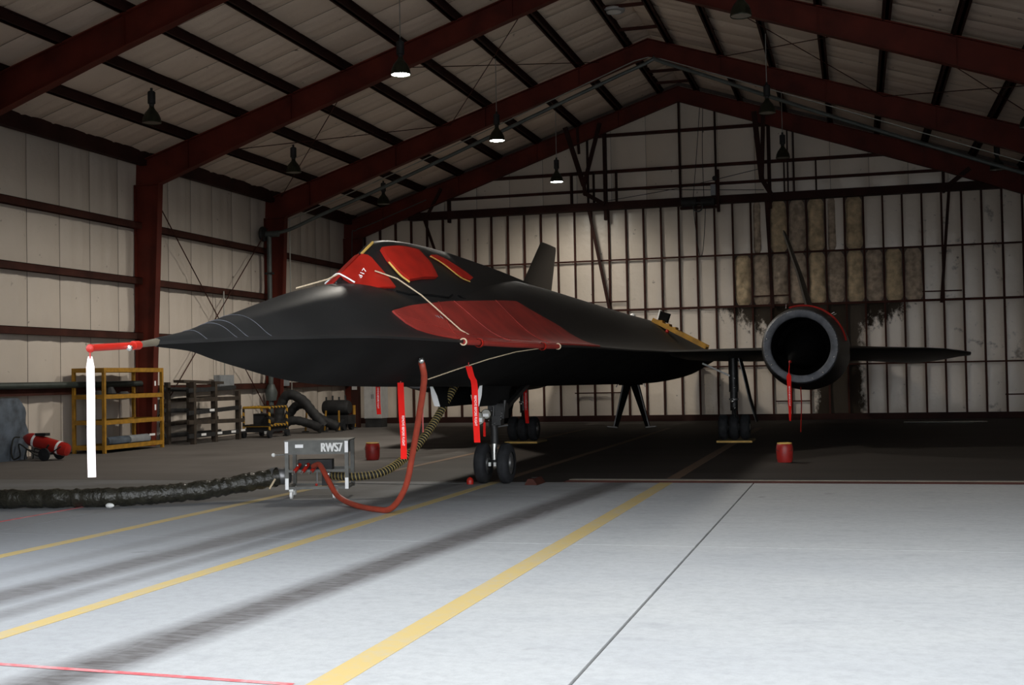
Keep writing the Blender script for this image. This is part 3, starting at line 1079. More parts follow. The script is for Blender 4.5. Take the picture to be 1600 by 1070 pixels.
def section(y, nu=18, nl=12):
    w, zc, zt, zb, a, b = (f(y) for f in F)
    up = bez([(0, zt), (a, zt), (w - b, zc + 0.10 * (zt - zc)), (w, zc + 0.012)], nu)
    cv = min(1.0, max(0.0, (y - 16.0) / 7.0))          # flat vee under the nose, rounder aft
    lo = bez([(w, zc - 0.012), (w - (0.40 - 0.10 * cv) * w, zc - (0.16 + 0.06 * cv) * (zc - zb)), ((0.34 + 0.22 * cv) * w, zb), (0, zb)], nl)
    half = up + lo
    ring = [(x, z) for x, z in half] + [(-x, z) for x, z in half[-2:0:-1]]
    return [(AX + x, y, z) for x, z in ring]


SR = thing('jet_aircraft', (AX, 17.8, 0), 'long black twin-engine jet with sharp chined nose parked in the hangar', 'aircraft')
ys = [8.5 + 0.1 * k for k in range(16)] + [10.0 + 0.2 * k for k in range(1, 41)] + [18.5 + 0.5 * k for k in range(46)]
ys = sorted(set(round(y, 3) for y in ys if y <= 41.0))
fus = MB().loft([section(y) for y in ys])
fuselage = fus.build('fuselage', 'skin_black', SR, smooth=48)
fuselage.data.materials.append(MATS['skin_matte_shade'])
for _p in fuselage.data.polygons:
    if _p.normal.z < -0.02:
        _p.material_index = 1  # downward faces get a duller skin copy, standing in for belly shade
fus_bvh = BVHTree.FromPolygons([Vector(v) for v in fus.v], fus.f)

# seam bands round the nose
for y in (9.00, 9.33, 9.46, 9.74):
    ring = section(y)
    ring = ring[-17:] + ring[:18] if False else ring[:17]
    pts = [Vector(p) + (Vector(p) - Vector((AX, y, fzc(y)))).normalized() * 0.0015 for p in ring]
    pts = [Vector((2 * AX - p.x, p.y, p.z)) for p in pts[:0:-1]] + pts
    MB().tube(pts, 0.0022, 5).build('seam', 'ring_grey', fuselage, label='pale seam line across the nose')

# pitot boom with its hinged red sleeve
MB().tube([(AX, 8.62, 1.925), (AX, 8.50, 1.922), (AX, 8.18, 1.888)], [0.034, 0.030, 0.020], 12).build('pitot_boom', 'tan_metal', SR, 50, label='tan metal boom at the tip of the nose')

# canopy ridge: windscreen, two cockpits, fairing
#        Y     top half  top z  base half  base z
CAN = [(11.98, 0.012, 2.640, 0.06, 2.56),
       (12.25, 0.030, 2.770, 0.34, 2.47),
       (12.50, 0.050, 2.890, 0.52, 2.43),
       (12.80, 0.080, 3.040, 0.62, 2.42),
       (13.05, 0.110, 3.155, 0.66, 2.42),
       (13.25, 0.150, 3.200, 0.68, 2.42),
       (13.7, 0.190, 3.225, 0.70, 2.42),
       (14.6, 0.220, 3.245, 0.72, 2.44),
       (15.8, 0.250, 3.220, 0.72, 2.46),
       (17.6, 0.300, 3.155, 0.70, 2.48),
       (19.5, 0.300, 3.080, 0.60, 2.50)]
ct, cz, cb, cbz = (table(CAN, k) for k in (1, 2, 3, 4))


def can_section(y):
    t, z, b, bz = ct(y), cz(y), cb(y), cbz(y)
    half = [(0, z), (t * 0.6, z - 0.004), (t, z - 0.03)]
    for k in range(1, 6):
        s = k / 5
        half.append((t + (b - t) * s + 0.045 * math.sin(PI * s) * min(1, b / 0.5), z - 0.03 + (bz - z + 0.03) * s))
    ring = half + [(-x, zz) for x, zz in half[-1:0:-1]]
    return [(AX + x, y, zz) for x, zz in ring]


cy = sorted(set([11.98 + 0.09 * k for k in range(16)] + [13.3 + 0.3 * k for k in range(21)]))
canm = MB().loft([can_section(y) for y in cy])
canopy = canm.build('canopy', 'skin_black', SR, smooth=35)
can_bvh = BVHTree.FromPolygons([Vector(v) for v in canm.v], canm.f)
both = MB()
both.add(fus.v, fus.f)
both.add(canm.v, canm.f)
both_bvh = BVHTree.FromPolygons([Vector(v) for v in both.v], both.f)


# ---- wings
def wing(stations, sgn, name, material='skin_black'):
    rings = []
    for (off, le, te, zl, zt_, th) in stations:
        x = AX + sgn * off
        c = te - le
        up = [(0.0, 0.0), (0.03, 0.28), (0.12, 0.62), (0.35, 1.0), (0.6, 0.9), (0.85, 0.42), (1.0, 0.05)]
        ring = []
        for f_, h_ in up:
            ring.append((x, le + c * f_, zl + (zt_ - zl) * f_ + th / 2 * h_))
        for f_, h_ in up[-1:0:-1]:
            ring.append((x, le + c * f_, zl + (zt_ - zl) * f_ - th / 2 * h_))
        rings.append(ring)
    return MB().loft(rings).build(name, material, SR, smooth=40)


INNER = [(1.25, 23.3, 39.0, 2.03, 2.00, 0.20), (1.70, 24.4, 39.0, 2.03, 1.99, 0.22), (2.5, 25.8, 38.9, 2.05, 1.98, 0.28), (3.45, 27.4, 38.8, 2.07, 1.98, 0.30), (4.2, 28.6, 38.8, 2.08, 1.97, 0.30)]
OUTER = [(4.6, 28.9, 38.9, 2.10, 1.97, 0.34), (5.2, 30.0, 38.8, 2.11, 1.93, 0.32), (6.2, 32.1, 38.6, 2.13, 1.82, 0.26), (7.0, 33.7, 38.4, 2.14, 1.78, 0.22), (7.6, 34.9, 38.1, 2.12, 1.84, 0.18), (8.1, 36.0, 37.8, 2.06, 1.95, 0.14), (8.38, 36.7, 37.5, 2.02, 1.99, 0.10)]
NO, NZ = 4.17, 2.11                            # nacelle offset and axis height
for sgn in (1, -1):
    wing(INNER, sgn, 'inner_wing')
    wing(OUTER, sgn, 'outer_wing')
    nx = AX + sgn * NO
    # nacelle skin
    prof = [(26.02, 0.765), (26.15, 0.785), (26.6, 0.83), (27.3, 0.885), (28.2, 0.93), (30, 0.96), (33, 0.97), (36, 0.90), (38.5, 0.76), (40.0, 0.62)]
    n = MB().lathe(prof, (nx, 0, NZ), 'y', 48)
    n.lathe([(40.0, 0.62), (39.6, 0.55), (38.6, 0.50), (38.6, 0.0)], (nx, 0, NZ), 'y', 48)
    nac = n.build('nacelle', 'skin_black', SR, 40)
    rg = MB().lathe([(26.03, 0.768), (25.99, 0.765), (25.95, 0.74), (25.945, 0.64), (25.97, 0.605), (26.06, 0.60)], (nx, 0, NZ), 'y', 64)
    rg = rg.build('inlet_ring', 'ring_grey', nac, 40, label='grey padded ring with fasteners on the engine inlet')
    MB().lathe([(26.05, 0.60), (27.2, 0.62), (29.0, 0.66), (29.0, 0.0)], (nx, 0, NZ), 'y', 48).build('inlet_duct', 'flat_black', nac, 40)
    bo = MB()
    for k in range(44):
        a = PI * (-0.15 + 1.3 * k / 43)
        bo.sphere((nx + 0.735 * math.cos(a), 25.945, NZ + 0.735 * math.sin(a)), random.uniform(0.006, 0.011), 6)
    for a in (-0.35, -0.9, -1.25, 2.9, 3.4, 3.7):
        bo.sphere((nx + 0.70 * math.cos(a), 25.94, NZ + 0.70 * math.sin(a)), 0.016, 6)
    bo.build('fasteners', 'bright_metal', nac, 60)['kind'] = 'stuff'
    # centre spike, toed in and drooped
    tip = Vector((nx - sgn * 0.20, 25.42, NZ - 0.33))
    base = Vector((nx, 27.8, NZ))
    sp = []
    for k in range(13):
        s = k / 12
        sp.append((tip.lerp(base, s), 0.012 + 0.46 * s ** 1.05))
    MB().tube([p for p, r in sp], [r for p, r in sp], 24).build('inlet_spike', 'flat_black', nac, 40)
    MB().tube([tip - (base - tip) * 0.012, tip + (base - tip) * 0.03], [0.012, 0.032], 12).build('spike_cap', 'cover_red', nac, 40, label='small red cap on the spike tip')
    # canted fin on top of the nacelle
    rings = []
    for (z, le, te, off, th) in ((2.75, 32.5, 38.2, 4.20, 0.22), (2.98, 32.8, 38.0, 4.15, 0.20), (4.2, 33.65, 37.15, 3.83, 0.16), (5.40, 34.32, 36.30, 3.45, 0.11), (5.48, 34.42, 36.2, 3.43, 0.06)):
        c = te - le
        up = [(0.0, 0.0), (0.06, 0.4), (0.25, 0.9), (0.5, 1.0), (0.8, 0.5), (1.0, 0.03)]
        ring = [(AX + sgn * off + th / 2 * h_, le + c * f_, z) for f_, h_ in up] + [(AX + sgn * off - th / 2 * h_, le + c * f_, z) for f_, h_ in up[-2:0:-1]]
        rings.append(ring)
    MB().loft(rings).build('tail_fin', 'skin_black' , SR, 40)

# ---- landing gear


def wheel(parent, cx, cy, r, w, name='tyre'):
    x0 = cx - w / 2
    pr = [(0.0, r * 0.55), (0.0, r * 0.82), (w * 0.12, r * 0.95), (w * 0.3, r), (w * 0.7, r), (w * 0.88, r * 0.95), (w, r * 0.82), (w, r * 0.55)]
    t_ = MB().lathe(pr, (x0, cy, r + cyz), 'x', 32)
    for gx in (0.38, 0.5, 0.62):
        t_.lathe([(w * gx - 0.004, r + 0.003), (w * gx + 0.004, r + 0.003)], (x0, cy, r + cyz), 'x', 32)
    o = t_.build(name, 'tyre', parent, 40)
    h = MB().lathe([(-0.005, 0.0), (-0.005, r * 0.25), (w * 0.1, r * 0.3), (w * 0.12, r * 0.56), (w * 0.88, r * 0.56), (w * 0.9, r * 0.3), (w + 0.005, r * 0.25), (w + 0.005, 0)], (x0, cy, r + cyz), 'x', 24)
    h.build('wheel_hub', 'mid_metal', o, 40)
    return o


GY = 17.75
cyz = 0.0
ng = MB()
ng.tube([(AX, GY, 0.32), (AX, GY, 0.62)], 0.042, 12)
ng.tube([(AX, GY, 0.60), (AX, GY, 0.84)], 0.062, 14)
ng.tube([(AX, GY, 0.84), (AX, GY, 0.92)], 0.085, 14)
ng.tube([(AX, GY + 0.05, 0.90), (AX, GY + 0.12, 1.62)], 0.095, 14)
ng.tube([(AX - 0.11, GY, 0.31), (AX + 0.11, GY, 0.31)], 0.045, 10)
nose_gear = ng.build('nose_gear', 'dark_metal', SR, 40)
MB().tube([(AX, GY - 0.01, 0.36), (AX, GY - 0.01, 0.60)], 0.045, 12).build('piston', 'bright_metal', nose_gear, 40)
ub = MB()
ub.box((AX - 0.05, GY - 0.16, 0.98), (AX + 0.20, GY + 0.1, 1.20))
ub.box((AX + 0.02, GY - 0.20, 0.88), (AX + 0.16, GY - 0.02, 1.02))
ub.tube([(AX + 0.17, GY - 0.12, 0.98), (AX + 0.20, GY - 0.10, 1.25)], 0.03, 8)
ub.tube([(AX + 0.03, GY - 0.18, 0.90), (AX + 0.05, GY - 0.15, 1.30)], 0.02, 8)
ub.tube([(AX + 0.12, GY - 0.20, 0.86), (AX + 0.26, GY - 0.16, 0.88)], 0.015, 6)
ub.build('steering_unit', 'dark_metal', nose_gear, 40)
fit = MB()
for k in range(9):
    fit.sphere((AX + random.uniform(-0.05, 0.2), GY - 0.2, random.uniform(0.88, 1.24)), 0.012, 6)
fit.build('fittings', 'mid_metal', nose_gear, 60)['kind'] = 'stuff'
for (dx, dz, r) in ((-0.16, 0.985, 0.10), (-0.045, 1.05, 0.075)):
    l = MB().lathe([(GY - 0.27, r), (GY - 0.25, r * 1.03), (GY - 0.14, r * 0.6), (GY - 0.12, 0)], (AX + dx, 0, dz), 'y', 24)
    lo = l.build('landing_light', 'tan_metal', nose_gear, 40)
    MB().lathe([(GY - 0.262, 0), (GY - 0.262, r * 0.9)], (AX + dx, 0, dz), 'y', 24).build('lens', 'lamp_glass', lo)
    MB().box((AX + dx - r * 0.6, GY - 0.285, dz - r * 0.5), (AX + dx + r * 0.6, GY - 0.275, dz + r * 0.1)).build('reflector', 'reflective_tape', lo)
for dx in (-0.06, 0.02):
    MB().box((AX + dx, GY - 0.14, 0.27), (AX + dx + 0.035, GY - 0.12, 0.325)).build('data_plate', 'white', nose_gear)
for sgn in (-1, 1):
    wheel(nose_gear, AX + sgn * 0.18, GY, 0.305, 0.165)
dr = MB()
dr.bar((AX + 0.03, GY + 0.1, 1.0), (AX + 0.25, GY + 1.3, 1.55), 0.08, 0.06)
dr.build('drag_strut', 'dark_metal', nose_gear, 40)
# nose gear doors, pale-edged
for sgn, cxd in ((-1, -5.86), (1, -5.10)):
    d = MB()
    d.loft([[(cxd, 16.6, 1.56), (cxd + 0.015, 16.6, 1.56), (cxd - sgn * 0.06 + 0.015, 16.6, 1.36), (cxd - sgn * 0.10 + 0.015, 16.6, 1.18), (cxd - sgn * 0.10, 16.6, 1.18), (cxd - sgn * 0.06, 16.6, 1.36)],
            [(cxd, 18.2, 1.56), (cxd + 0.015, 18.2, 1.56), (cxd - sgn * 0.06 + 0.015, 18.2, 1.36), (cxd - sgn * 0.10 + 0.015, 18.2, 1.18), (cxd - sgn * 0.10, 18.2, 1.18), (cxd - sgn * 0.06, 18.2, 1.36)]])
    do = d.build('nose_gear_door', 'skin_matte_shade', SR)
    e = MB()
    e.loft([[(cxd - 0.012, 16.585, 1.52), (cxd + 0.012, 16.585, 1.52), (cxd - sgn * 0.05 + 0.045, 16.585, 1.34), (cxd - sgn * 0.09 + 0.045, 16.585, 1.19), (cxd - sgn * 0.09 - 0.04, 16.585, 1.20), (cxd - sgn * 0.04 - 0.035, 16.585, 1.36)],
            [(cxd - 0.012, 16.60, 1.52), (cxd + 0.012, 16.60, 1.52), (cxd - sgn * 0.05 + 0.045, 16.60, 1.34), (cxd - sgn * 0.09 + 0.045, 16.60, 1.19), (cxd - sgn * 0.09 - 0.04, 16.60, 1.20), (cxd - sgn * 0.04 - 0.035, 16.60, 1.36)]])
    e.build('door_edge', 'reflective_tape', do, label='white reflective edge of the nose gear door')

MY = 28.75
cyz = 0.05
for sgn in (1, -1):
    mx = AX + sgn * 2.52
    g_ = MB()
    g_.tube([(mx, MY, 0.36), (mx, MY, 0.80)], 0.055, 12)
    g_.tube([(mx, MY, 0.72), (mx, MY, 1.15)], 0.085, 14)
    g_.tube([(mx, MY, 1.15), (mx, MY, 2.05)], 0.105, 14)
    g_.tube([(mx - 0.33, MY, 0.34), (mx + 0.33, MY, 0.34)], 0.05, 10)
    g_.tube([(mx, MY - 0.05, 0.8), (mx + 0.05, MY - 0.2, 0.62), (mx, MY - 0.05, 0.42)], 0.028, 8)
    mg = g_.build('main_gear', 'dark_metal', SR, 40)
    for k in (-1, 0, 1):
        wheel(mg, mx + k * 0.25, MY, 0.29, 0.205)
    st = Vector((mx - sgn * 0.02, MY - 0.05, 1.50))
    MB().tube([st, (mx - sgn * 0.70, MY - 0.05, 1.82)], 0.022, 8).build('side_brace', 'white', mg, 40, label='polished side brace of the main gear')
    cl = MB()
    for z in (1.47, 1.25, 0.98, 0.78):
        cl.sphere((mx + 0.03, MY - 0.11, z), 0.02, 6)
    cl.sphere((mx - 0.02, MY - 0.12, 0.94), 0.045, 8)
    cl.build('fittings', 'bright_metal', mg, 60)['kind'] = 'stuff'
    sl = MB().lathe([(0.96, 0.108), (1.0, 0.11)], (mx, MY, 0), 'z', 16)
    sl.build('collar', 'mid_metal', mg, 40)
    # strut door hanging outboard of the leg
    dp = [(mx + sgn * 0.16, 1.92), (mx + sgn * 0.26, 1.5), (mx + sgn * 0.36, 1.0), (mx + sgn * 0.50, 0.45)]
    dd = MB()
    rows = []
    for (xx, zz), hw in zip(dp, (0.30, 0.30, 0.22, 0.06)):
        rows.append([(xx - 0.012, MY - hw, zz), (xx + 0.012, MY - hw, zz), (xx + 0.012, MY + 0.45, zz), (xx - 0.012, MY + 0.45, zz)])
    dd.loft(rows)
    dob = dd.build('strut_door', 'skin_matte_shade', mg)
    MB().tube([(x_, MY - hw - 0.01, z_) for (x_, z_), hw in zip(dp, (0.30, 0.30, 0.22, 0.06))], 0.010, 6).build('door_seal', 'mid_metal', dob, 40)

# ------------------------------------------------------------------ covers and ropes on the aircraft
def drape(top, bottom, nu, nv, bvh, lift=0.012, thick=0.01):
    """cloth laid on the skin between two edge curves"""
    T, B_ = resample(top, nu), resample(bottom, nu)
    outer, inner = [], []
    for i in range(nu + 1):
        ro, ri = [], []
        for j in range(nv + 1):
            p = T[i].lerp(B_[i], j / nv)
            loc, nor, idx, dist = bvh.find_nearest(p)
            if nor.dot(p - loc) < 0 and dist > 0.05:
                nor = -nor
            if nor.z < 0 and j < nv:
                nor = Vector((nor.x, nor.y, abs(nor.z)))
            ro.append(loc + nor * (lift + thick))
            ri.append(loc + nor * lift * 0.2)
        outer.append(ro)
        inner.append(ri)
    m = MB()
    vs = [p for r in outer for p in r] + [p for r in inner for p in r]
    n1 = (nu + 1) * (nv + 1)
    fs = []
    idx = lambda i, j: i * (nv + 1) + j
    for i in range(nu):
        for j in range(nv):
            q = (idx(i, j), idx(i + 1, j), idx(i + 1, j + 1), idx(i, j + 1))
            fs.append(q)
            fs.append(tuple(n1 + k for k in reversed(q)))
    for i in range(nu):
        for j in (0, nv):
            fs.append((idx(i, j), idx(i + 1, j), n1 + idx(i + 1, j), n1 + idx(i, j)))
    for j in range(nv):
        for i in (0, nu):
            fs.append((idx(i, j), idx(i, j + 1), n1 + idx(i, j + 1), n1 + idx(i, j)))
    m.add(vs, fs)
    return m


def resample(pts, n):
    P = [Vector(p) for p in pts]
    L = [0.0]
    for a, b in zip(P[:-1], P[1:]):
        L.append(L[-1] + (b - a).length)
    out = []
    for k in range(n + 1):
        s = L[-1] * k / n
        i = 0
        while i < len(P) - 2 and L[i + 1] < s:
            i += 1
        seg = max(1e-9, L[i + 1] - L[i])
        out.append(P[i].lerp(P[i + 1], (s - L[i]) / seg))
    return out


def V(*p):
    return Vector(p)


# windscreen cover: two sloping faces that meet on the centre ridge
wt = thing('windscreen_cover', (AX, 12.4, 2.5), 'red padded cover strapped over the pointed front windscreen', 'cover', 'red covers on the aircraft')
for sgn in (1, -1):
    front = [V(AX + sgn * 0.004, 12.09, 2.715), V(AX + sgn * 0.16, 12.10, 2.62), V(AX + sgn * 0.25, 12.10, 2.585)]
    back = [V(AX + sgn * 0.01, 12.66, 2.965), V(AX + sgn * 0.09, 12.70, 2.965), V(AX + sgn * 0.22, 12.65, 2.84), V(AX + sgn * 0.43, 12.58, 2.59)]
    drape(front, back, 10, 8, can_bvh, 0.014, 0.016).build('cover_panel', 'cover_red', wt, 50)
MB().tube(smooth_path([V(AX - 0.17, 12.08, 2.63), V(AX - 0.06, 12.04, 2.70), V(AX, 12.03, 2.725), V(AX + 0.06, 12.04, 2.70), V(AX + 0.17, 12.08, 2.63)], 5), 0.009, 6).build('hem', 'white', wt, 60, label='white hem along the front edge')
MB().tube([V(AX + 0.012, 12.66, 2.995), V(AX + 0.02, 12.80, 3.07), V(AX + 0.02, 12.97, 3.15)], 0.016, 6).build('edge_tape', 'yellow_edge', wt, 60)
place_text('stencil', '817', 0.085, V(AX + 0.175, 12.285, 2.742), V(0.35, 0.30, 0.62), V(-0.62, 0.25, 0.25), 'white', wt)

# side window covers
wc = thing('window_cover', (AX + 0.4, 13.2, 2.6), 'bright red padded cover on the front cockpit side window', 'cover', 'red covers on the aircraft')
le_ = [V(-5.149, 12.923, 3.045), V(-5.039, 12.853, 2.904), V(-4.898, 12.837, 2.753), V(-4.81, 12.889, 2.675)]
re_ = [V(-4.99, 13.67, 3.09), V(-4.868, 13.741, 2.933), V(-4.752, 13.647, 2.758)]
drape(le_, re_, 10, 8, can_bvh, 0.03, 0.03).build('pad', 'cover_red', wc, 50)
MB().tube([p + V(0.035, -0.02, 0.0) for p in smooth_path(le_[1:], 4)], 0.011, 6).build('piping', 'yellow_edge', wc, 60, label='yellow foam edge of the pad')
place_text('stencil', 'N 3', 0.07, V(-4.875, 13.42, 2.985), V(-0.05, 1, 0.1), V(-0.5, -0.2, 0.8), 'white', wc)
place_text('stencil', '+ R', 0.06, V(-4.79, 13.42, 2.86), V(-0.05, 1, 0.1), V(-0.5, -0.2, 0.8), 'white', wc)
wc = thing('window_cover', (AX + 0.4, 14.8, 2.8), 'narrow red padded cover on the rear cockpit side window', 'cover', 'red covers on the aircraft')
le2 = [V(-4.95, 14.03, 3.07), V(-4.892, 14.303, 3.004), V(-4.776, 14.623, 2.857), V(-4.745, 14.93, 2.82)]
re2 = [V(-4.96, 14.25, 3.09), V(-4.915, 14.55, 3.05), V(-4.84, 14.9, 2.95), V(-4.776, 15.15, 2.869)]
drape(le2, re2, 10, 4, can_bvh, 0.02, 0.02).build('pad', 'cover_red', wc, 50)
MB().tube([p + V(0.03, -0.02, 0.0) for p in smooth_path(le2, 4)], 0.009, 6).build('piping', 'yellow_edge', wc, 60)

# canopy frames: raised sills along the cockpit openings
for (ya, yb) in ((12.55, 13.95), (14.15, 15.5)):
    pts = []
    for k in range(9):
        y = ya + (yb - ya) * k / 8
        pts.append(V(AX + cb(y) * 0.93 + 0.02, y, cbz(y) + 0.17 - (0.03 if 0 < k < 8 else -0.02)))
    m = MB()
    sn = []
    for p in pts:
        loc, nor, i_, d_ = can_bvh.find_nearest(p)
        sn.append(loc + nor * 0.006)
    m.tube(sn, 0.012, 6)
    m.build('canopy_sill', 'flat_black', canopy, 60)

# chine blanket
ch = thing('chine_blanket', (AX + 1.2, 14.5, 2.0), 'dull red blanket draped over the chine below the cockpit', 'cover', 'red covers on the aircraft')
tp = [V(-4.639, 11.955, 2.297), V(-4.632, 12.473, 2.376), V(-4.591, 13.652, 2.482), V(-4.521, 14.978, 2.558), V(-4.471, 16.175, 2.616), V(-4.343, 16.54, 2.497), V(-4.153, 17.257, 2.32), V(-3.66, 17.9, 2.02)]
bt = [V(-4.61, 11.96, 2.27), V(-4.461, 12.06, 2.13), V(-4.314, 12.38, 2.053), V(-4.173, 12.716, 2.014), V(-4.03, 13.389, 2.0), V(-3.79, 15.123, 1.995), V(-3.66, 17.40, 2.012), V(-3.65, 17.88, 2.014)]
ba = drape(tp, bt, 40, 12, fus_bvh, 0.010, 0.012)
blanket = ba.build('blanket', 'blanket_red', ch, 60)
# panel seams of the blanket


def on_skin(pts, lift, bvh=None):
    out = []
    for p in pts:
        loc, nor, i_, d_ = (bvh or fus_bvh).find_nearest(V(*p))
        if nor.z < 0 and p[2] > 1.99:
            nor = V(nor.x, nor.y, -nor.z)
        out.append(loc + nor * lift)
    return out


for a, b in (((-4.60, 13.3, 2.46), (-4.17, 12.75, 2.02)), ((-4.585, 13.8, 2.49), (-3.95, 14.1, 2.03)), ((-4.52, 15.3, 2.57), (-3.80, 15.4, 2.03))):
    pts = on_skin([V(*a).lerp(V(*b), k / 10) for k in range(11)], 0.024)
    MB().tube(pts, 0.006, 5).build('stitched_seam', 'blanket_red', ch, 60)
pts = on_skin([(-4.62, 12.0, 2.24), (-4.45, 12.5, 2.16), (-4.28, 13.0, 2.09), (-4.1, 13.8, 2.05), (-3.93, 14.9, 2.04)], 0.024)
MB().tube(smooth_path(pts, 4), 0.006, 5).build('stitched_seam', 'blanket_red', ch, 60)
# rolled edge hugging the chine, with straps
ed = []
for k in range(15):
    y = 12.75 + (15.55 - 12.75) * k / 14
    ed.append(V(AX + fw(y) + 0.004, y, fzc(y) - 0.004))
MB().tube(ed, 0.033, 10).build('rolled_edge', 'blanket_red', ch, 60)
for y in (13.10, 14.95):
    MB().lathe([(y - 0.035, 0.048), (y - 0.03, 0.052), (y + 0.03, 0.052), (y + 0.035, 0.048)], (AX + fw(y) + 0.004, 0, fzc(y) - 0.006), 'y', 14).build('strap', 'cover_red', ch, 60, label='bright red strap round the rolled edge')
for y in (12.74, 15.56):
    MB().lathe([(y - 0.012, 0.03), (y - 0.012, 0.042), (y + 0.012, 0.042), (y + 0.012, 0.03)], (AX + fw(y) + 0.004, 0, fzc(y) - 0.004), 'y', 14).build('end_cuff', 'rope', ch, 60)
place_text('stencil', 'N 4', 0.10, V(-4.46, 12.93, 2.285), V(0.25, 1, -0.12), V(-0.6, 0.0, 0.6), 'box_grey', ch)
# lashing ropes
rp = on_skin([(-5.055, 12.50, 2.75)], 0.05, can_bvh) + [V(-4.84, 12.66, 2.70), V(-4.62, 12.82, 2.52), V(-4.27, 13.12, 2.135), V(-4.2, 13.2, 2.08)]
single('lashing_rope', MB().tube(rp, 0.009, 6), 'rope', tuple(rp[-1]), 'pale rope stretched from the windscreen cover to the red blanket', 'rope', smooth=60)
rp = [V(AX, 12.03, 2.72), V(-5.30, 11.85, 2.655), V(-5.50, 11.5, 2.545)]
single('lashing_rope', MB().tube(rp, 0.009, 6), 'rope', tuple(rp[-1]), 'short pale rope leading forward from the windscreen cover onto the nose', 'rope', smooth=60)
rp = on_skin([V(-3.83, 15.0, 1.95), V(-4.05, 14.7, 1.85), V(-4.3, 14.4, 1.75), V(-4.6, 14.0, 1.65), V(-4.86, 13.7, 1.55)], 0.012)
single('lashing_rope', MB().tube(rp, 0.007, 6), 'rope', tuple(rp[-1]), 'thin rope running under the belly from the red blanket', 'rope', smooth=60)

# red arc cover on the engine cowling
ec = thing('cowl_cover', (AX + NO, 27.4, 2.9), 'thin red cover curved over the top of the near engine cowling', 'cover', 'red covers on the aircraft')
MB().lathe([(27.28, 0.885), (27.27, 0.905), (27.62, 0.925), (27.64, 0.905)], (AX + NO, 0, NZ), 'y', 36, math.radians(8), math.radians(108)).build('band', 'blanket_red', ec, 40)
MB().lathe([(27.25, 0.90), (27.24, 0.925), (27.29, 0.925)], (AX + NO, 0, NZ), 'y', 36, math.radians(8), math.radians(108)).build('band_edge', 'cover_red', ec, 40)
for a in (112, 50, 47):
    r_ = math.radians(a)
    MB().tube([(AX + NO + 0.92 * math.cos(r_), 27.3, NZ + 0.92 * math.sin(r_)), (AX + NO + 1.0 * math.cos(r_ - 0.04), 27.28, NZ + 1.0 * math.sin(r_ - 0.04))], 0.011, 6).build('toggle', 'bright_metal', ec, 60)


# ------------------------------------------------------------------ streamers
def ribbon(pts, w, wdir=(1, 0, 0), thick=0.004, tw=0.0):
    m = MB()
    rows = []
    n = len(pts)
    for i, p in enumerate(pts):
        p = Vector(p)
        a = tw * i / max(1, n - 1)
        d = Vector((wdir[0] * math.cos(a) - wdir[1] * math.sin(a), wdir[0] * math.sin(a) + wdir[1] * math.cos(a), 0)).normalized()
        q = d.cross(Vector((0, 0, 1))) * thick / 2
        ww = w[i] if isinstance(w, (list, tuple)) else w
        rows.append([p - d * ww / 2 - q, p + d * ww / 2 - q, p + d * ww / 2 + q, p - d * ww / 2 + q])
    m.loft(rows)
    return m


def streamer(pts, w, label, material='streamer_red', wdir=(1, 0, 0), text=None, tw=0.0, tsize=None):
    pts = smooth_path(pts, 4)
    t = thing('warning_streamer', tuple(pts[-1]), label, 'streamer', 'warning streamers hung on the aircraft')
    ribbon(pts, w, wdir, 0.006, tw).build('ribbon', material, t, 60)
    p0 = Vector(pts[0])
    MB().tube([p0 + V(0, 0, -0.015), p0 + V(0, 0, 0.045)], 0.006, 6).build('tie', 'cover_red', t, 60)
    if text:
        zc = text
        q = min(pts, key=lambda p: abs(p.z - zc))
        d = Vector(wdir).normalized()
        nrm = d.cross(V(0, 0, 1))
        if nrm.dot(Vector((0, -1, 0))) < 0:
            nrm = -nrm
        place_text('lettering', 'REMOVE BEFORE FLIGHT', tsize or (w * 0.55 if not isinstance(w, (list, tuple)) else 0.04), q + nrm * 0.006, V(0, 0, -1), d if d.x > 0 else -d, 'white', t, sx=0.8)
    return t


sl = thing('pitot_sleeve', (AX, 7.9, 1.87), 'red tube slipped over the long nose boom', 'cover', 'red covers on the aircraft')
MB().tube([(AX, 8.20, 1.890), (AX, 7.66, 1.862)], 0.026, 14).build('sleeve', 'cover_red', sl, 40)
MB().tube([(AX, 8.26, 1.893), (AX, 8.18, 1.889)], 0.034, 14).build('collar', 'cover_red', sl, 40)
MB().sphere((AX + 0.035, 8.08, 1.868), 0.024, 10).build('clamp_knob', 'bright_metal', sl, 60)
MB().sphere((AX, 7.645, 1.858), 0.032, 12).build('end_knob', 'cover_red', sl, 60)
streamer([(AX, 7.64, 1.80), (AX, 7.645, 1.5), (AX + 0.002, 7.64, 1.2), (AX + 0.006, 7.64, 0.94)], [0.03] + [0.056] * 12, 'overexposed pinkish white streamer hanging from the nose boom', 'streamer_pale', (0.8, 0.55, 0))
WD = (0.92, 0.38, 0)
streamer([(-6.15, 15.3, 1.505), (-6.15, 15.3, 1.3), (-6.14, 15.3, 1.13)], 0.058, 'short red streamer under the belly, leftmost of those beneath the fuselage', wdir=WD, text=1.36)
streamer([(-4.99, 13.1, 1.555), (-4.98, 13.1, 1.2), (-4.965, 13.1, 0.95), (-4.965, 13.1, 0.69)], 0.070, 'longest red streamer under the belly, crossing the ribbed hose', wdir=WD, text=1.0)
streamer([(-4.475, 14.04, 1.735), (-4.445, 14.05, 1.61), (-4.41, 14.05, 1.52), (-4.405, 14.06, 1.2), (-4.39, 14.06, 0.82)], 0.075, 'kinked red streamer hanging between the pale nose gear doors', wdir=WD, text=1.17)
streamer([(-5.27, 14.6, 1.50), (-5.27, 14.6, 1.2), (-5.27, 14.6, 0.92)], [0.016] * 9, 'thin red cord streamer beside the red hose under the belly', 'cover_red', WD)
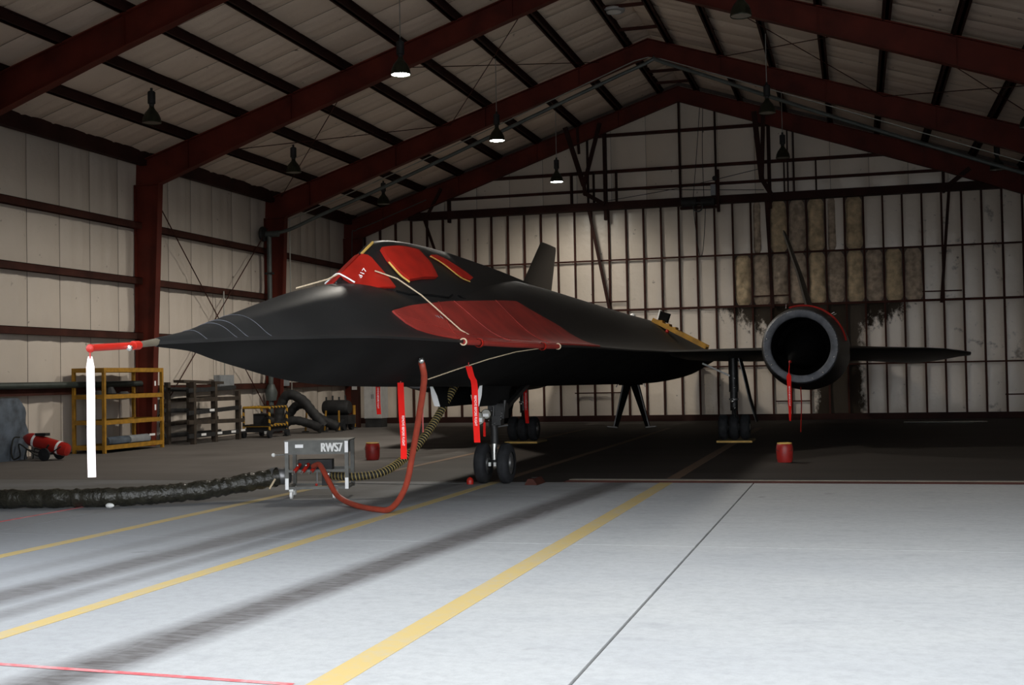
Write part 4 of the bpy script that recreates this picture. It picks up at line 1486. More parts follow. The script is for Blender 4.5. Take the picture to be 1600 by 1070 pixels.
streamer([(-7.62, 28.3, 1.50), (-7.61, 28.3, 1.0), (-7.58, 28.3, 0.48)], 0.085, 'red streamer on the far main landing gear', wdir=WD, text=0.95)
streamer([(-5.335, 17.46, 0.93), (-5.335, 17.45, 0.8), (-5.335, 17.45, 0.72)], 0.035, 'tiny red tag hanging from the nose gear lamps', wdir=WD)
streamer([(AX + NO - 0.205, 25.40, 1.73), (AX + NO - 0.22, 25.40, 1.50), (AX + NO - 0.215, 25.40, 1.1), (AX + NO - 0.215, 25.40, 0.60)], [0.012, 0.012, 0.012, 0.02, 0.10, 0.09, 0.08, 0.085, 0.08, 0.075, 0.06, 0.05, 0.03], 'narrow twisted red streamer hanging from the near engine spike', wdir=(0.9, -0.4, 0), text=1.1, tw=0.5, tsize=0.045)
streamer([(AX + NO - 0.06, 26.9, 1.30), (AX + NO - 0.05, 26.9, 0.9), (AX + NO - 0.08, 26.9, 0.30)], [0.035] * 9, 'thin dark red streamer under the near engine cowling', 'cover_red', (0.5, 0.85, 0))

# ------------------------------------------------------------------ yellow plank and lights on the wing root
yp = thing('wing_plank', (-4.1, 30, 2.5), 'yellow sloping maintenance plank laid from fuselage shoulder to wing', 'plank')
a, b = V(-4.72, 29.75, 2.88), V(-3.45, 29.75, 2.19)
MB().bar(a, b, 0.55, 0.06, up=(0.5, 0, 0.9)).build('board', 'yellow_paint', yp)
for dy in (-0.28, 0.28):
    MB().bar(a + V(0, dy, 0.03), b + V(0, dy, 0.03), 0.04, 0.10, up=(0.5, 0, 0.9)).build('side_rail', 'shelf_yellow', yp)
for s, hh in ((0.06, 0.10), (0.19, 0.14), (0.31, 0.15)):
    c = a.lerp(b, s)
    MB().add([(c.x, 29.5, c.z), (c.x + 0.16, 29.5, c.z - 0.07), (c.x + 0.16, 29.5, c.z + 0.05), (c.x, 29.5, c.z + 0.06),
              (c.x, 30.0, c.z), (c.x + 0.16, 30.0, c.z - 0.07), (c.x + 0.16, 30.0, c.z + 0.05), (c.x, 30.0, c.z + 0.06)],
             [(0, 1, 2, 3), (7, 6, 5, 4), (0, 4, 5, 1), (1, 5, 6, 2), (2, 6, 7, 3), (3, 7, 4, 0)]).build('step_block', 'yellow_paint', yp)
MB().sphere(a.lerp(b, 0.30) + V(-0.02, -0.32, -0.06), 0.05, 10).build('red_knob', 'cover_red', yp, 60)
wl_ = thing('work_light', (-4.6, 30, 2.95), 'black boxy work light with white face on top of the yellow plank', 'light')
MB().add([(-4.66, 29.9, 2.93), (-4.44, 29.9, 2.84), (-4.36, 29.9, 3.06), (-4.60, 29.9, 3.14), (-4.66, 30.15, 2.93), (-4.44, 30.15, 2.84), (-4.36, 30.15, 3.06), (-4.60, 30.15, 3.14)], [(0, 1, 2, 3), (7, 6, 5, 4), (0, 4, 5, 1), (1, 5, 6, 2), (2, 6, 7, 3), (3, 7, 4, 0)]).build('housing', 'flat_black', wl_)
MB().add([(-4.68, 29.88, 2.93), (-4.65, 29.88, 2.92), (-4.58, 29.88, 3.15), (-4.61, 29.88, 3.17), (-4.68, 30.15, 2.93), (-4.65, 30.15, 2.92), (-4.58, 30.15, 3.15), (-4.61, 30.15, 3.17)], [(0, 1, 2, 3), (7, 6, 5, 4), (0, 4, 5, 1), (1, 5, 6, 2), (2, 6, 7, 3), (3, 7, 4, 0)]).build('face', 'white', wl_)
wl2 = thing('beacon_light', (AX + 0.1, 29.2, 2.98), 'small white beacon on top of the rear fuselage', 'light')
MB().lathe([(0, 0.07), (0.02, 0.075), (0.07, 0.05), (0.09, 0.0)], (AX + 0.12, 29.2, 2.975), 'z', 14).build('dome', 'white', wl2, 50)
MB().lathe([(-0.02, 0.09), (0.005, 0.09), (0.005, 0.0)], (AX + 0.12, 29.2, 2.97), 'z', 14).build('base', 'flat_black', wl2, 40)

# boards under the main wheels
for x, lab in ((-2.72, 'yellow edged board under the near main landing gear wheels'), (-7.75, 'yellow edged board under the far main landing gear wheels')):
    t = thing('parking_board', (x, 28.7, 0), lab, 'board', 'boards under the main wheels')
    MB().box((x - 0.40, 28.33, 0.004), (x + 0.40, 29.3, 0.048)).build('board', 'plywood', t)
    MB().box((x - 0.40, 28.30, 0.004), (x + 0.40, 28.33, 0.046)).build('edging', 'yellow_edge', t)

# stand under the tail
t = thing('tail_stand', (-6.5, 36.3, 0), 'black splayed two-legged stand under the rear fuselage', 'stand')
for sx in (-1, 1):
    top = V(-6.5 + sx * 0.10, 36.3, 1.38)
    foot = V(-6.5 + sx * 0.48, 36.3, 0.05)
    lg = MB().bar(top, foot, 0.26, 0.10, up=(0, 1, 0), w1=0.13, h1=0.08).build('leg', 'flat_black', t)
    MB().bar(top + V(sx * 0.10, -0.06, 0), foot + V(sx * 0.05, -0.06, 0), 0.03, 0.02, up=(0, 1, 0)).build('edge_strip', 'mid_metal', lg)
    MB().bar(foot + V(sx * -0.06, 0, -0.03), foot + V(sx * 0.26, 0, 0.0), 0.12, 0.03, up=(0, 0, 1)).build('foot_plate', 'mid_metal', lg)
    MB().bar(top + V(sx * 0.28, -0.03, -0.02), top + V(sx * 0.34, -0.03, -0.16), 0.03, 0.02, up=(0, 1, 0)).build('pin', 'bright_metal', lg)
MB().box((-6.85, 36.2, 1.28), (-6.15, 36.4, 1.37)).build('saddle', 'flat_black', t)

# ------------------------------------------------------------------ ground cart RWS7
ct_ = thing('ground_cart', (0, 0, 0), 'grey wheeled frame cart stencilled RWS7 beside the coiled hoses', 'cart')
W_, D_ = 0.86, 0.55
for (px, py) in ((0, 0), (W_ - 0.05, 0), (0, D_), (W_ - 0.05, D_)):
    p_ = MB().box((px, py, 0.12), (px + 0.05, py + 0.05, 0.78)).build('post', 'cart_grey', ct_)
    if py == 0:
        MB().box((px + 0.002, -0.006, 0.62), (px + 0.048, 0.0, 0.775)).build('tape', 'reflective_tape', p_, label='white reflective tape')
        MB().box((px + 0.002, -0.006, 0.13), (px + 0.048, 0.0, 0.28)).build('tape', 'reflective_tape', p_, label='white reflective tape')
hp = MB().box((0.05, 0.004, 0.60), (W_ - 0.05, D_, 0.775)).build('head_panel', 'cart_grey', ct_)
MB().box((-0.01, -0.01, 0.775), (W_ + 0.01, D_ + 0.06, 0.79)).build('top_sheet', 'cart_grey', ct_)
place_text('lettering', 'RWS7', 0.17, (0.635, -0.001, 0.685), (1, 0, 0), (0, 0, 1), 'white', hp, sx=0.66, bold=0.007)
MB().box((0.14, -0.001, 0.69), (0.25, 0.004, 0.735)).build('name_plate', 'reflective_tape', hp)
for z in (0.13, 0.36):
    MB().box((0.05, 0.0, z), (W_ - 0.05, 0.04, z + 0.035)).build('rail', 'cart_grey', ct_)
    MB().box((0.05, D_, z), (W_ - 0.05, D_ + 0.04, z + 0.035)).build('rail', 'cart_grey', ct_)
for px in (0.005, W_ - 0.045):
    MB().box((px, 0.05, 0.13), (px + 0.04, D_, 0.165)).build('side_rail', 'cart_grey', ct_)
for (px, py) in ((0.08, 0.02), (W_ - 0.2, 0.02), (0.03, D_ - 0.03), (W_ - 0.25, D_ - 0.03)):
    c_ = MB().box((px - 0.03, py - 0.02, 0.10), (px + 0.03, py + 0.04, 0.135)).build('caster', 'bright_metal', ct_)
    MB().lathe([(-0.018, 0), (-0.018, 0.05), (-0.012, 0.056), (0.012, 0.056), (0.018, 0.05), (0.018, 0)], (px, py, 0.056), 'x', 20).build('caster_wheel', 'white', c_, 40)
man = MB().box((0.15, 0.10, 0.38), (0.62, 0.30, 0.52)).build('manifold', 'dark_gear', ct_)
for k, px in enumerate((0.17, 0.285, 0.40)):
    q = MB().tube([(px - 0.03, -0.05, 0.375), (px, 0.0, 0.42), (px + 0.02, 0.08, 0.46)], 0.026, 10).build('coupling', 'cover_red', man, 40)
    MB().tube([(px - 0.055, -0.09, 0.345), (px - 0.025, -0.045, 0.385)], 0.013, 8).build('coupling_tip', 'bright_metal', q, 40)
    MB().sphere((px + 0.01, -0.04, 0.455), 0.016, 8).build('coupling_lever', 'bright_metal', q, 50)
MB().tube([(0.43, 0.02, 0.36), (0.43, 0.02, 0.20)], 0.012, 8).build('drain_pipe', 'mid_metal', man, 40)
MB().sphere((0.425, -0.01, 0.19), 0.02, 8).build('drain_cap', 'cover_red', man, 50)
MB().box((0.49, 0.04, 0.17), (0.56, 0.12, 0.34)).build('filter', 'dark_gear', man)
MB().sphere((0.58, 0.0, 0.33), 0.045, 10).build('gauge', 'bright_metal', man, 50)
MB().tube([(0.0, 0.02, 0.60), (-0.13, -0.02, 0.60)], 0.012, 8).build('tow_handle', 'bright_metal', ct_, 40)
MB().sphere((-0.15, -0.02, 0.60), 0.028, 10).build('handle_knob', 'white', ct_, 50)
MB().lathe([(-0.16, 0.10), (-0.14, 0.115), (0.0, 0.115), (0.02, 0.10), (0.06, 0.09)], (-0.01, 0.14, 0.30), 'x', 20).build('duct_collar', 'mid_metal', ct_, 40)
MB().tube([(-0.13, -0.02, 0.28), (-0.20, -0.06, 0.15)], 0.014, 8).build('clamp_lever', 'rope', ct_, 40)
ct_.location = (-7.475, 15.2, 0)
ct_.rotation_euler = (0, 0, math.radians(15))


# ------------------------------------------------------------------ hoses
def along(path, step):
    P = resample(path, int(sum((b - a).length for a, b in zip(path[:-1], path[1:])) / step))
    return P


du = smooth_path([(-14.5, 13.3, 0.125), (-12.4, 13.55, 0.125), (-10.7, 13.75, 0.125), (-9.4, 14.1, 0.125), (-8.5, 14.65, 0.16), (-7.95, 15.05, 0.24), (-7.60, 15.27, 0.30)], 14)
du = along(du, 0.035)
rs = [0.122 + 0.006 * math.sin(k * 1.1 + 2.3 * math.sin(k * 0.37)) + random.uniform(-0.009, 0.007) for k in range(len(du))]
t = thing('air_duct', (-10.7, 13.75, 0), 'fat black crinkled air duct snaking over the floor to the cart', 'duct')
MB().tube(du, rs, 18).build('sleeve', 'duct_black', t, 70)
MB().lathe([(-0.03, 0.13), (-0.03, 0.135), (0.03, 0.135), (0.03, 0.13)], (-7.66, 15.25, 0.295), 'x', 20).build('clamp', 'mid_metal', t, 40)
MB().sphere((-9.35, 13.95, 0.03), 0.055, 10, (1.2, 0.6, 0.6)).build('foot_pad', 'white', t, 50)

co = smooth_path([(-7.02, 15.50, 0.30), (-6.60, 15.58, 0.28), (-6.28, 15.80, 0.33), (-6.09, 16.3, 0.54), (-5.94, 16.7, 0.85), (-5.84, 17.0, 1.14), (-5.72, 17.3, 1.50)], 12)
t = thing('ribbed_hose', (-6.28, 15.8, 0.3), 'black hose with yellow spiral ribs rising from the cart to the belly', 'hose')
MB().tube(along(co, 0.05), 0.052, 12).build('core', 'hose_black', t, 60)
P = along(co, 0.006)
hel = []
u = None
for k, p in enumerate(P):
    tg = (P[min(k + 1, len(P) - 1)] - P[max(k - 1, 0)]).normalized()
    if u is None:
        u = V(0, 0, 1)
    u = (u - tg * u.dot(tg)).normalized()
    s_ = tg.cross(u)
    a_ = 2 * PI * k * 0.006 / 0.046
    hel.append(p + (u * math.cos(a_) + s_ * math.sin(a_)) * 0.054)
MB().tube(hel, 0.0085, 4).build('spiral_rib', 'hose_rib', t, 60, label='yellow spiral rib')
rh = smooth_path([(-7.09, 15.27, 0.44), (-6.96, 15.16, 0.475), (-6.84, 15.02, 0.42), (-6.70, 14.88, 0.29), (-6.47, 14.68, 0.10), (-6.05, 14.25, 0.036), (-5.62, 13.85, 0.034), (-5.35, 13.68, 0.07), (-5.10, 13.5, 0.34), (-4.92, 13.3, 0.80), (-4.72, 13.0, 1.26), (-4.57, 12.72, 1.58), (-4.54, 12.60, 1.72), (-4.56, 12.62, 1.77)], 8)
t = thing('red_hose', (-5.7, 13.9, 0), 'rust red rubber hose looping from the cart across the floor to the belly', 'hose')
MB().tube(rh, 0.036, 12).build('tube', 'hose_red', t, 60)
MB().sphere((-4.54, 12.56, 1.79), 0.035, 10).build('belly_coupling', 'bright_metal', t, 60)

# ------------------------------------------------------------------ red drums, chock lamp
def drum(loc, label):
    t = thing('red_can', loc, label, 'can', 'red cans on the hangar floor')
    x, y, z = loc
    MB().lathe([(0.003, 0), (0.003, 0.125), (0.03, 0.13), (0.06, 0.14), (0.24, 0.148), (0.31, 0.135), (0.325, 0.125), (0.33, 0.118), (0.33, 0.0)], (x, y, z), 'z', 28).build('body', 'can_red', t, 40)
    MB().lathe([(0.325, 0.128), (0.34, 0.130), (0.345, 0.122), (0.335, 0.118)], (x, y, z), 'z', 28).build('rim', 'yellow_edge', t, 40)
    MB().tube([(x - 0.13, y, 0.31), (x - 0.135, y - 0.1, 0.22), (x, y - 0.145, 0.17), (x + 0.135, y - 0.1, 0.22), (x + 0.13, y, 0.31)], 0.004, 5).build('bail', 'dark_metal', t, 60)
    return t


drum((-9.30, 22.8, 0), 'red can with brass rim on the floor behind the RWS7 cart')
drum((-1.26, 22.2, 0), 'red can with brass rim on the floor below the near engine')
t = thing('chock_lamp', (-5.62, 17.6, 0), 'small red knob on a cord beside the nose wheel', 'chock')
MB().lathe([(0.0, 0.05), (0.05, 0.055), (0.09, 0.04), (0.11, 0.0)], (-5.62, 17.6, 0), 'z', 14).build('dome', 'cover_red', t, 50)
MB().tube([(-5.62, 17.6, 0.02), (-6.2, 17.4, 0.012), (-7.0, 17.45, 0.012), (-7.6, 17.5, 0.012)], 0.006, 5).build('cord', 'mid_metal', t, 60)
t = thing('wheel_chock', (-4.62, 17.6, 0), 'low rust coloured chock behind the near nose wheel', 'chock')
MB().add([(-4.75, 17.5, 0), (-4.55, 17.5, 0), (-4.62, 17.5, 0.09), (-4.70, 17.5, 0.09), (-4.75, 18.0, 0), (-4.55, 18.0, 0), (-4.62, 18.0, 0.09), (-4.70, 18.0, 0.09)], [(0, 1, 2, 3), (7, 6, 5, 4), (0, 4, 5, 1), (1, 5, 6, 2), (2, 6, 7, 3), (3, 7, 4, 0)]).build('wedge', 'brown_steel', t)
MB().box((-4.70, 17.7, 0.088), (-4.62, 17.8, 0.096)).build('grip_plate', 'dark_metal', t)
single('floor_pipe', MB().tube([(1.3, 38.0, 0.03), (3.6, 38.0, 0.03)], 0.028, 8), 'bright_metal', (1.3, 38.0, 0), 'bright steel pipe lying on the dark floor under the wing tip', 'pipe', smooth=40)

# ------------------------------------------------------------------ left wall equipment
# yellow shelf unit
t = thing('shelf_unit', (-17.15, 26.0, 0), 'yellow steel shelf rack standing by the left wall', 'shelf')
XS, YS_ = (-17.55, -16.75), (24.8, 27.25)
for x in XS:
    for y in YS_:
        MB().box((x - 0.035, y - 0.035, 0), (x + 0.035, y + 0.035, 1.98)).build('post', 'shelf_yellow', t)
for z in (0.08, 0.66, 1.26, 1.88):
    s_ = MB().box((XS[0], YS_[0], z + 0.02), (XS[1], YS_[1], z + 0.05)).build('shelf_board', 'timber', t)
    for y in YS_:
        MB().box((XS[0], y - 0.03, z), (XS[1], y + 0.03, z + 0.10)).build('end_rail', 'shelf_yellow', s_)
    for x in XS:
        MB().box((x - 0.03, YS_[0], z), (x + 0.03, YS_[1], z + 0.10)).build('side_rail', 'shelf_yellow', s_)
for (z, y, l) in ((1.34, 26.9, 0.12), (0.74, 26.9, 0.14), (0.12, 26.75, 0.05)):
    MB().box((-16.72, y - 0.03 if l > 0.1 else y - 0.12, z + 0.2), (-16.71, y + 0.03 if l > 0.1 else y + 0.12, z + 0.2 + l)).build('tag', 'reflective_tape', t, label='white reflective tag')
for k, (y, h_, m_) in enumerate(((25.2, 0.14, 'dark_gear'), (25.7, 0.22, 'dark_gear'), (26.3, 0.10, 'mid_metal'))):
    g_ = MB()
    g_.lathe([(0, 0), (0, 0.12), (h_ * 0.3, 0.16), (h_, 0.08), (h_, 0)], (-17.2, y, 1.315), 'z', 10)
    single('parts_tin', g_, m_, (-17.2, y, 1.315), ('squat dark tin on the second shelf nearest the red cylinder', 'taller dark tin in the middle of the second shelf', 'pale metal tin on the second shelf near the column')[k], 'tin', 'tins on the yellow shelf', smooth=30)
for k, y in enumerate((25.3, 26.2)):
    g_ = MB()
    g_.lathe([(0, 0), (0, 0.11), (0.85, 0.11), (0.85, 0)], (-17.05, y, 0.245), 'y', 12)
    single('fabric_roll', g_, ('tarp_blue', 'box_grey')[k], (-17.05, y, 0.135), ('dark grey fabric roll on the lowest shelf at its near end', 'pale grey fabric roll on the lowest shelf at its far end')[k], 'roll', 'rolls on the lowest shelf', smooth=30)

# red wheeled extinguisher
t = thing('wheeled_extinguisher', (-16.9, 22.7, 0), 'red wheeled fire extinguisher cylinder with white bands lying on its cart', 'extinguisher')
a, b = V(-17.30, 22.7, 0.49), V(-16.22, 22.72, 0.20)
ax_ = b - a
MB().tube([a - ax_ * 0.02, a, a + ax_ * 0.07, a + ax_ * 0.16, b - ax_ * 0.08, b - ax_ * 0.02, b], [0.03, 0.05, 0.11, 0.145, 0.145, 0.12, 0.05], 24).build('cylinder', 'ext_red', t, 40)
for s in (0.26, 0.80):
    MB().tube([a + ax_ * (s - 0.025), a + ax_ * (s + 0.025)], 0.150, 24).build('band', 'reflective_tape', t, 40, label='white reflective band')
MB().tube([a - ax_ * 0.05, a - ax_ * 0.01], 0.04, 12).build('valve', 'bright_metal', t, 40)
for dy in (-0.26, 0.26):
    w_ = MB().lathe([(22.7 + dy - 0.03, 0), (22.7 + dy - 0.03, 0.11), (22.7 + dy - 0.02, 0.135), (22.7 + dy + 0.02, 0.135), (22.7 + dy + 0.03, 0.11), (22.7 + dy + 0.03, 0)], (-16.62, 0, 0.135), 'y', 24)
    w_.build('cart_wheel', 'tyre', t, 40)
MB().tube([(-16.62, 22.44, 0.135), (-16.62, 22.96, 0.135)], 0.018, 8).build('axle', 'dark_metal', t, 40)
for dy in (-0.14, 0.14):
    MB().tube([(-17.2, 22.7 + dy, 0.02), (-17.15, 22.7 + dy, 0.25), (-16.62, 22.7 + dy, 0.10), (-16.3, 22.7 + dy, 0.30)], 0.014, 6).build('cart_frame', 'dark_metal', t, 60)
hs = [V(-17.3, 22.55, 0.5), V(-17.38, 22.45, 0.48), V(-17.40, 22.4, 0.25), V(-17.36, 22.4, 0.04), V(-17.2, 22.42, 0.12), V(-17.25, 22.45, 0.36), V(-17.0, 22.45, 0.22), V(-16.75, 22.5, 0.1), V(-16.55, 22.5, 0.34)]
MB().tube(smooth_path(hs, 5), 0.016, 6).build('hose', 'hose_black', t, 60)
MB().box((-16.98, 22.62, 0.52), (-16.72, 22.78, 0.58)).build('handle_bracket', 'dark_metal', t)
single('concrete_block', MB().box((-17.40, 23.05, 0), (-16.95, 23.4, 0.34)).box((-17.38, 23.07, 0.34), (-16.97, 23.38, 0.36)), 'concrete_block', (-17.2, 23.2, 0), 'pale concrete block standing behind the red extinguisher', 'block')
tp_ = MB()
rows = []
for k in range(13):
    z = 1.34 * k / 12
    row = []
    for j in range(18):
        aa = 2 * PI * j / 18
        rr = 1 + 0.06 * math.sin(3 * aa + k) + 0.04 * math.sin(7 * aa)
        sq = 1 - 0.35 * (k / 12) ** 5
        row.append((-17.56 + 0.13 * rr * sq * math.cos(aa), 22.2 + 0.95 * rr * sq * math.sin(aa), z))
    rows.append(row)
tp_.loft(rows)
single('tarp_bundle', tp_, 'tarp_blue', (-17.56, 22.2, 0), 'blue grey tarpaulin covered bundle at the left picture edge', 'bundle', smooth=50)

# pipe along the lower girt
single('wall_pipe', MB().tube([(WL + 0.28, 18.5, 1.60), (WL + 0.28, 27.5, 1.60)], 0.075, 10).tube([(WL + 0.28, 19.0, 1.60), (WL + 0.02, 19.0, 1.60)], 0.03, 6), 'pipe_green', (WL + 0.28, 18.5, 1.60), 'dark green grey pipe running along the lower girt of the left wall', 'pipe', smooth=40)

# tow-bar rack
t = thing('towbar_rack', (-16.95, 29.7, 0), 'dark timber rack of tow bars and beams beyond the yellow shelf', 'rack')
for (x, y) in ((-17.35, 28.5), (-16.6, 28.5), (-17.35, 29.6), (-16.6, 29.6), (-17.35, 30.9), (-16.6, 30.9)):
    MB().box((x - 0.06, y - 0.06, 0), (x + 0.06, y + 0.06, 1.62 if y < 30 else 1.35)).build('post', 'timber', t)
for k, z in enumerate((0.22, 0.55, 0.85, 1.15, 1.42)):
    for x in (-16.58, -17.38):
        dz = random.uniform(-0.05, 0.05)
        MB().bar((x, 28.2, z + dz), (x, 31.3 - 0.15 * k, z - dz), 0.07, 0.11).build('beam', 'timber' if k % 2 else 'dark_gear', t)
MB().bar((-16.9, 28.3, 1.64), (-16.9, 30.4, 1.58), 0.3, 0.07).build('beam', 'timber', t)
for (y, z) in ((29.35, 0.86), (28.9, 0.235), (29.75, 0.235), (30.5, 0.235), (31.05, 0.25)):
    MB().box((-16.535, y - 0.12, z - 0.03), (-16.525, y + 0.12, z + 0.03)).build('tag', 'reflective_tape', t, label='white reflective tag')

# electrical boxes
for (y, z, lab, nm) in ((31.9, 1.62, 'grey electrical box on the left wall behind the tow bar rack', 0), (35.75, 1.60, 'small grey electrical box on the far side of the wall column', 1)):
    t = thing('electrical_box', (-17.55, y, z), lab, 'box', 'electrical boxes')
    w2 = 0.42 if nm == 0 else 0.2
    MB().box((-17.66, y - w2, z - 0.16), (-17.48, y + w2, z + 0.18)).build('case', 'box_grey', t)
    MB().box((-17.478, y - w2 + 0.04, z - 0.12), (-17.468, y + w2 - 0.04, z + 0.14)).build('lid', 'box_grey', t)
    MB().tube([(-17.55, y, z + 0.18), (-17.55, y, z + 2.6)], 0.02, 6).build('feed', 'conduit', t, 40)

# striped hydraulic cart
t = thing('service_cart', (-16.3, 32.0, 0), 'service cart with black and yellow striped guard frame', 'cart')
fr_ = [(-16.75, 31.5), (-15.95, 31.5), (-15.95, 32.6), (-16.75, 32.6)]
for z in (0.34, 0.86):
    for (p, q) in zip(fr_, fr_[1:] + fr_[:1]):
        MB().tube([(p[0], p[1], z), (q[0], q[1], z)], 0.035, 8).build('guard_rail', 'hazard', t, 60)
for p in fr_:
    MB().tube([(p[0], p[1], 0.1), (p[0], p[1], 0.86)], 0.035, 8).build('guard_post', 'hazard', t, 60)
MB().box((-16.7, 31.55, 0.16), (-16.0, 32.55, 0.32)).build('bed', 'dark_gear', t)
MB().box((-16.55, 31.7, 0.32), (-16.2, 32.3, 0.68)).build('pump', 'dark_gear', t)
MB().lathe([(31.62, 0), (31.62, 0.13), (31.9, 0.13), (31.9, 0)], (-16.12, 0, 0.46), 'y', 14).build('motor', 'dark_metal', t, 40)
for p in fr_:
    MB().lathe([(-0.04, 0), (-0.04, 0.11), (0.04, 0.11), (0.04, 0)], (p[0], p[1], 0.11), 'x', 16).build('wheel', 'tyre', t, 40)
MB().sphere((-16.85, 31.45, 0.62), 0.07, 10).build('beacon', 'yellow_edge', t, 50)
for (y, z) in ((31.48, 0.12), (31.48, 0.16)):
    MB().box((-16.1, y - 0.005, z), (-15.98, y, z + 0.03)).build('tag', 'reflective_tape', t)

# yellow safety posts
for k, (x, y, h_, lab) in enumerate(((-16.1, 32.9, 0.85, 'tall yellow post beside the striped service cart'), (-16.45, 34.9, 0.75, 'leaning yellow post left of the dark hose pile'), (-15.95, 35.2, 0.65, 'yellow post in front of the dark hose pile'), (-15.5, 35.3, 0.65, 'yellow post right of the dark hose pile'), (-16.05, 37.8, 0.75, 'rust orange post beside the pale cabinet'))):
    t = thing('barrier_post', (x, y, 0), lab, 'post', 'yellow posts along the left wall')
    lean = 0.06 if k in (1, 2) else 0
    MB().tube([(x, y, 0.02), (x + lean, y, h_)], 0.03 if k != 4 else 0.05, 10).build('pole', 'shelf_yellow' if k != 4 else 'yellow_paint', t, 40)
    MB().lathe([(0, 0), (0, 0.12), (0.03, 0.11), (0.04, 0.04), (0.04, 0)], (x, y, 0), 'z', 14).build('base', 'dark_gear', t, 40)

# dark hose pile and blower
t = thing('hose_pile', (-16.3, 34.3, 0), 'dark pile of fat ducts slumped by the far left wall column', 'duct')
for pts, r_ in (([(-16.95, 34.0, 0.25), (-16.85, 34.1, 0.9), (-16.6, 34.1, 1.18), (-16.2, 34.2, 1.0), (-15.9, 34.3, 0.6), (-15.6, 34.4, 0.2)], 0.15),
                ([(-17.0, 34.5, 0.15), (-16.7, 34.6, 0.75), (-16.3, 34.6, 0.85), (-15.9, 34.7, 0.45), (-15.3, 34.8, 0.16)], 0.14),
                ([(-16.9, 33.8, 0.16), (-16.4, 33.9, 0.4), (-15.9, 34.0, 0.3), (-15.5, 34.0, 0.14)], 0.13)):
    pp_ = along(smooth_path(pts, 6), 0.06)
    MB().tube(pp_, [r_ * (1 + 0.06 * math.sin(k * 2.1)) for k in range(len(pp_))], 14).build('duct_length', 'dark_gear', t, 60)
t = thing('engine_stand', (-15.9, 36.2, 0), 'dark wheeled machine with round tank near the far left corner', 'machine')
MB().lathe([(-16.4, 0), (-16.4, 0.2), (-16.33, 0.24), (-15.6, 0.24), (-15.52, 0.2), (-15.52, 0)], (0, 36.2, 0.72), 'x', 20).build('tank', 'dark_gear', t, 40)
MB().box((-16.45, 35.9, 0.2), (-15.45, 36.5, 0.48)).build('chassis', 'dark_gear', t)
for (x, y) in ((-16.3, 35.9), (-15.6, 35.9), (-16.3, 36.5), (-15.6, 36.5)):
    MB().lathe([(-0.05, 0), (-0.05, 0.18), (0.05, 0.18), (0.05, 0)], (x, y, 0.18), 'x', 18).build('wheel', 'tyre', t, 40)
for k in range(4):
    x = -16.3 + 0.22 * k
    MB().tube([(x, 36.15, 0.94), (x, 36.15, 1.06 + 0.04 * (k % 2))], 0.03, 8).build('valve', 'dark_metal', t, 40)

# cabinet in the corner
t = thing('cabinet', (-15.5, 38.4, 0), 'pale grey cabinet standing in the far left corner', 'cabinet')
MB().box((-15.82, 38.1, 0.3), (-15.2, 38.7, 1.75)).build('body', 'cabinet_grey', t)
for k in range(2):
    d_ = MB().box((-15.80 + 0.295 * k, 38.085, 0.33), (-15.52 + 0.295 * k, 38.1, 1.72)).build('door', 'cabinet_grey', t)
    MB().box((-15.55 + 0.06 * k, 38.07, 0.95), (-15.535 + 0.06 * k, 38.085, 1.1)).build('handle', 'dark_metal', d_)
MB().box((-15.80, 38.15, 0), (-15.22, 38.65, 0.3)).build('plinth', 'dark_gear', t)
t = thing('wall_stanchion', (-16.1, 38.2, 0), 'dark red post with pale notice near the far left corner', 'post')
MB().box((-16.28, 38.1, 0), (-16.02, 38.3, 2.4)).build('post', 'dark_red_steel', t)
MB().box((-16.24, 38.08, 1.26), (-16.06, 38.1, 1.46)).build('notice', 'cabinet_grey', t)

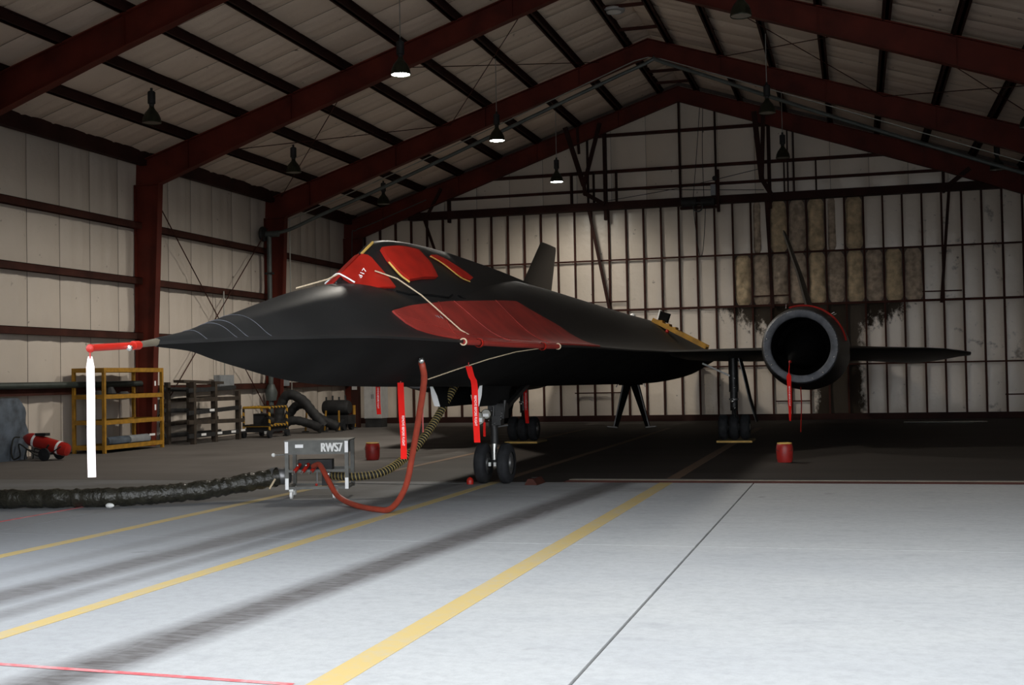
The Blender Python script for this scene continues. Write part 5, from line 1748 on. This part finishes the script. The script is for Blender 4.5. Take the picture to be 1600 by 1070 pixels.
# ------------------------------------------------------------------ door hoist on the back-wall beam
t = thing('door_hoist', (-4.9, BACK_Y - 0.5, 7.0), 'dark motor hoist mounted on the beam of the back wall', 'hoist')
MB().box((-5.55, BACK_Y - 0.62, 7.08), (-4.28, BACK_Y - 0.42, 7.16)).build('cradle', 'dark_red_steel', t)
MB().lathe([(-5.5, 0), (-5.5, 0.15), (-5.0, 0.15), (-5.0, 0)], (0, BACK_Y - 0.6, 7.30), 'x', 16).build('motor', 'dark_gear', t, 40)
MB().lathe([(-4.85, 0), (-4.85, 0.13), (-4.4, 0.13), (-4.4, 0)], (0, BACK_Y - 0.6, 7.28), 'x', 16).build('drum', 'dark_gear', t, 40)
MB().lathe([(BACK_Y - 0.68, 0.13), (BACK_Y - 0.68, 0.17), (BACK_Y - 0.62, 0.17), (BACK_Y - 0.62, 0.13)], (-4.95, 0, 7.12), 'y', 18).build('chain_wheel', 'dark_metal', t, 40)
MB().box((-4.33, BACK_Y - 0.6, 6.95), (-4.24, BACK_Y - 0.4, 8.35)).build('mast', 'dark_red_steel', t)
MB().box((-4.52, BACK_Y - 0.6, 7.50), (-4.36, BACK_Y - 0.42, 7.86)).build('switch_box', 'box_grey', t)
MB().lathe([(BACK_Y - 0.62, 0), (BACK_Y - 0.62, 0.08), (BACK_Y - 0.5, 0.08), (BACK_Y - 0.5, 0)], (-4.38, 0, 8.06), 'y', 14).build('pulley', 'dark_gear', t, 40)
for pts in ([(-5.10, 7.1), (-5.02, 6.2), (-4.94, 5.55), (-4.84, 5.55), (-4.76, 6.2), (-4.70, 7.1)],):
    MB().tube(smooth_path([(x, BACK_Y - 0.62, z) for x, z in pts], 6), 0.012, 5).build('pull_chain', 'dark_gear', t, 60)
for nm, pts, lab in (('c', [(-4.85, 10.6), (-5.0, 8.9), (-5.15, 7.4)], 'dark cable slanting from the ridge to the hoist on the back wall'), ('c', [(-4.75, 10.6), (-4.8, 9.0), (-4.78, 7.4)], 'dark cable hanging straight from the ridge to the hoist'), ('c', [(-8.1, 7.55), (-5.6, 7.85), (-2.8, 8.35)], 'thin wire rising to the right across the gable wall'), ('c', [(-8.8, 8.0), (-5.5, 7.78), (-2.8, 7.62)], 'thin wire falling to the right across the gable wall')):
    q = [(x, BACK_Y - 0.3, z) for x, z in pts]
    single('cable', MB().tube(smooth_path(q, 4), 0.011, 5), 'dark_gear', q[0], lab, 'cable', smooth=60)
# round vent under the ridge
t = thing('roof_vent', (-6.2, 32.6, 11.2), 'pale round vent cap under the roof ridge', 'vent')
MB().lathe([(0, 0.28), (0.06, 0.30), (0.10, 0.24), (0.10, 0)], (-5.9, 31.6, 11.12), 'z', 24).build('ring', 'cabinet_grey', t, 40)
MB().lathe([(0.01, 0), (0.01, 0.20)], (-5.9, 31.6, 11.10), 'z', 20).build('diffuser', 'white', t, 40)
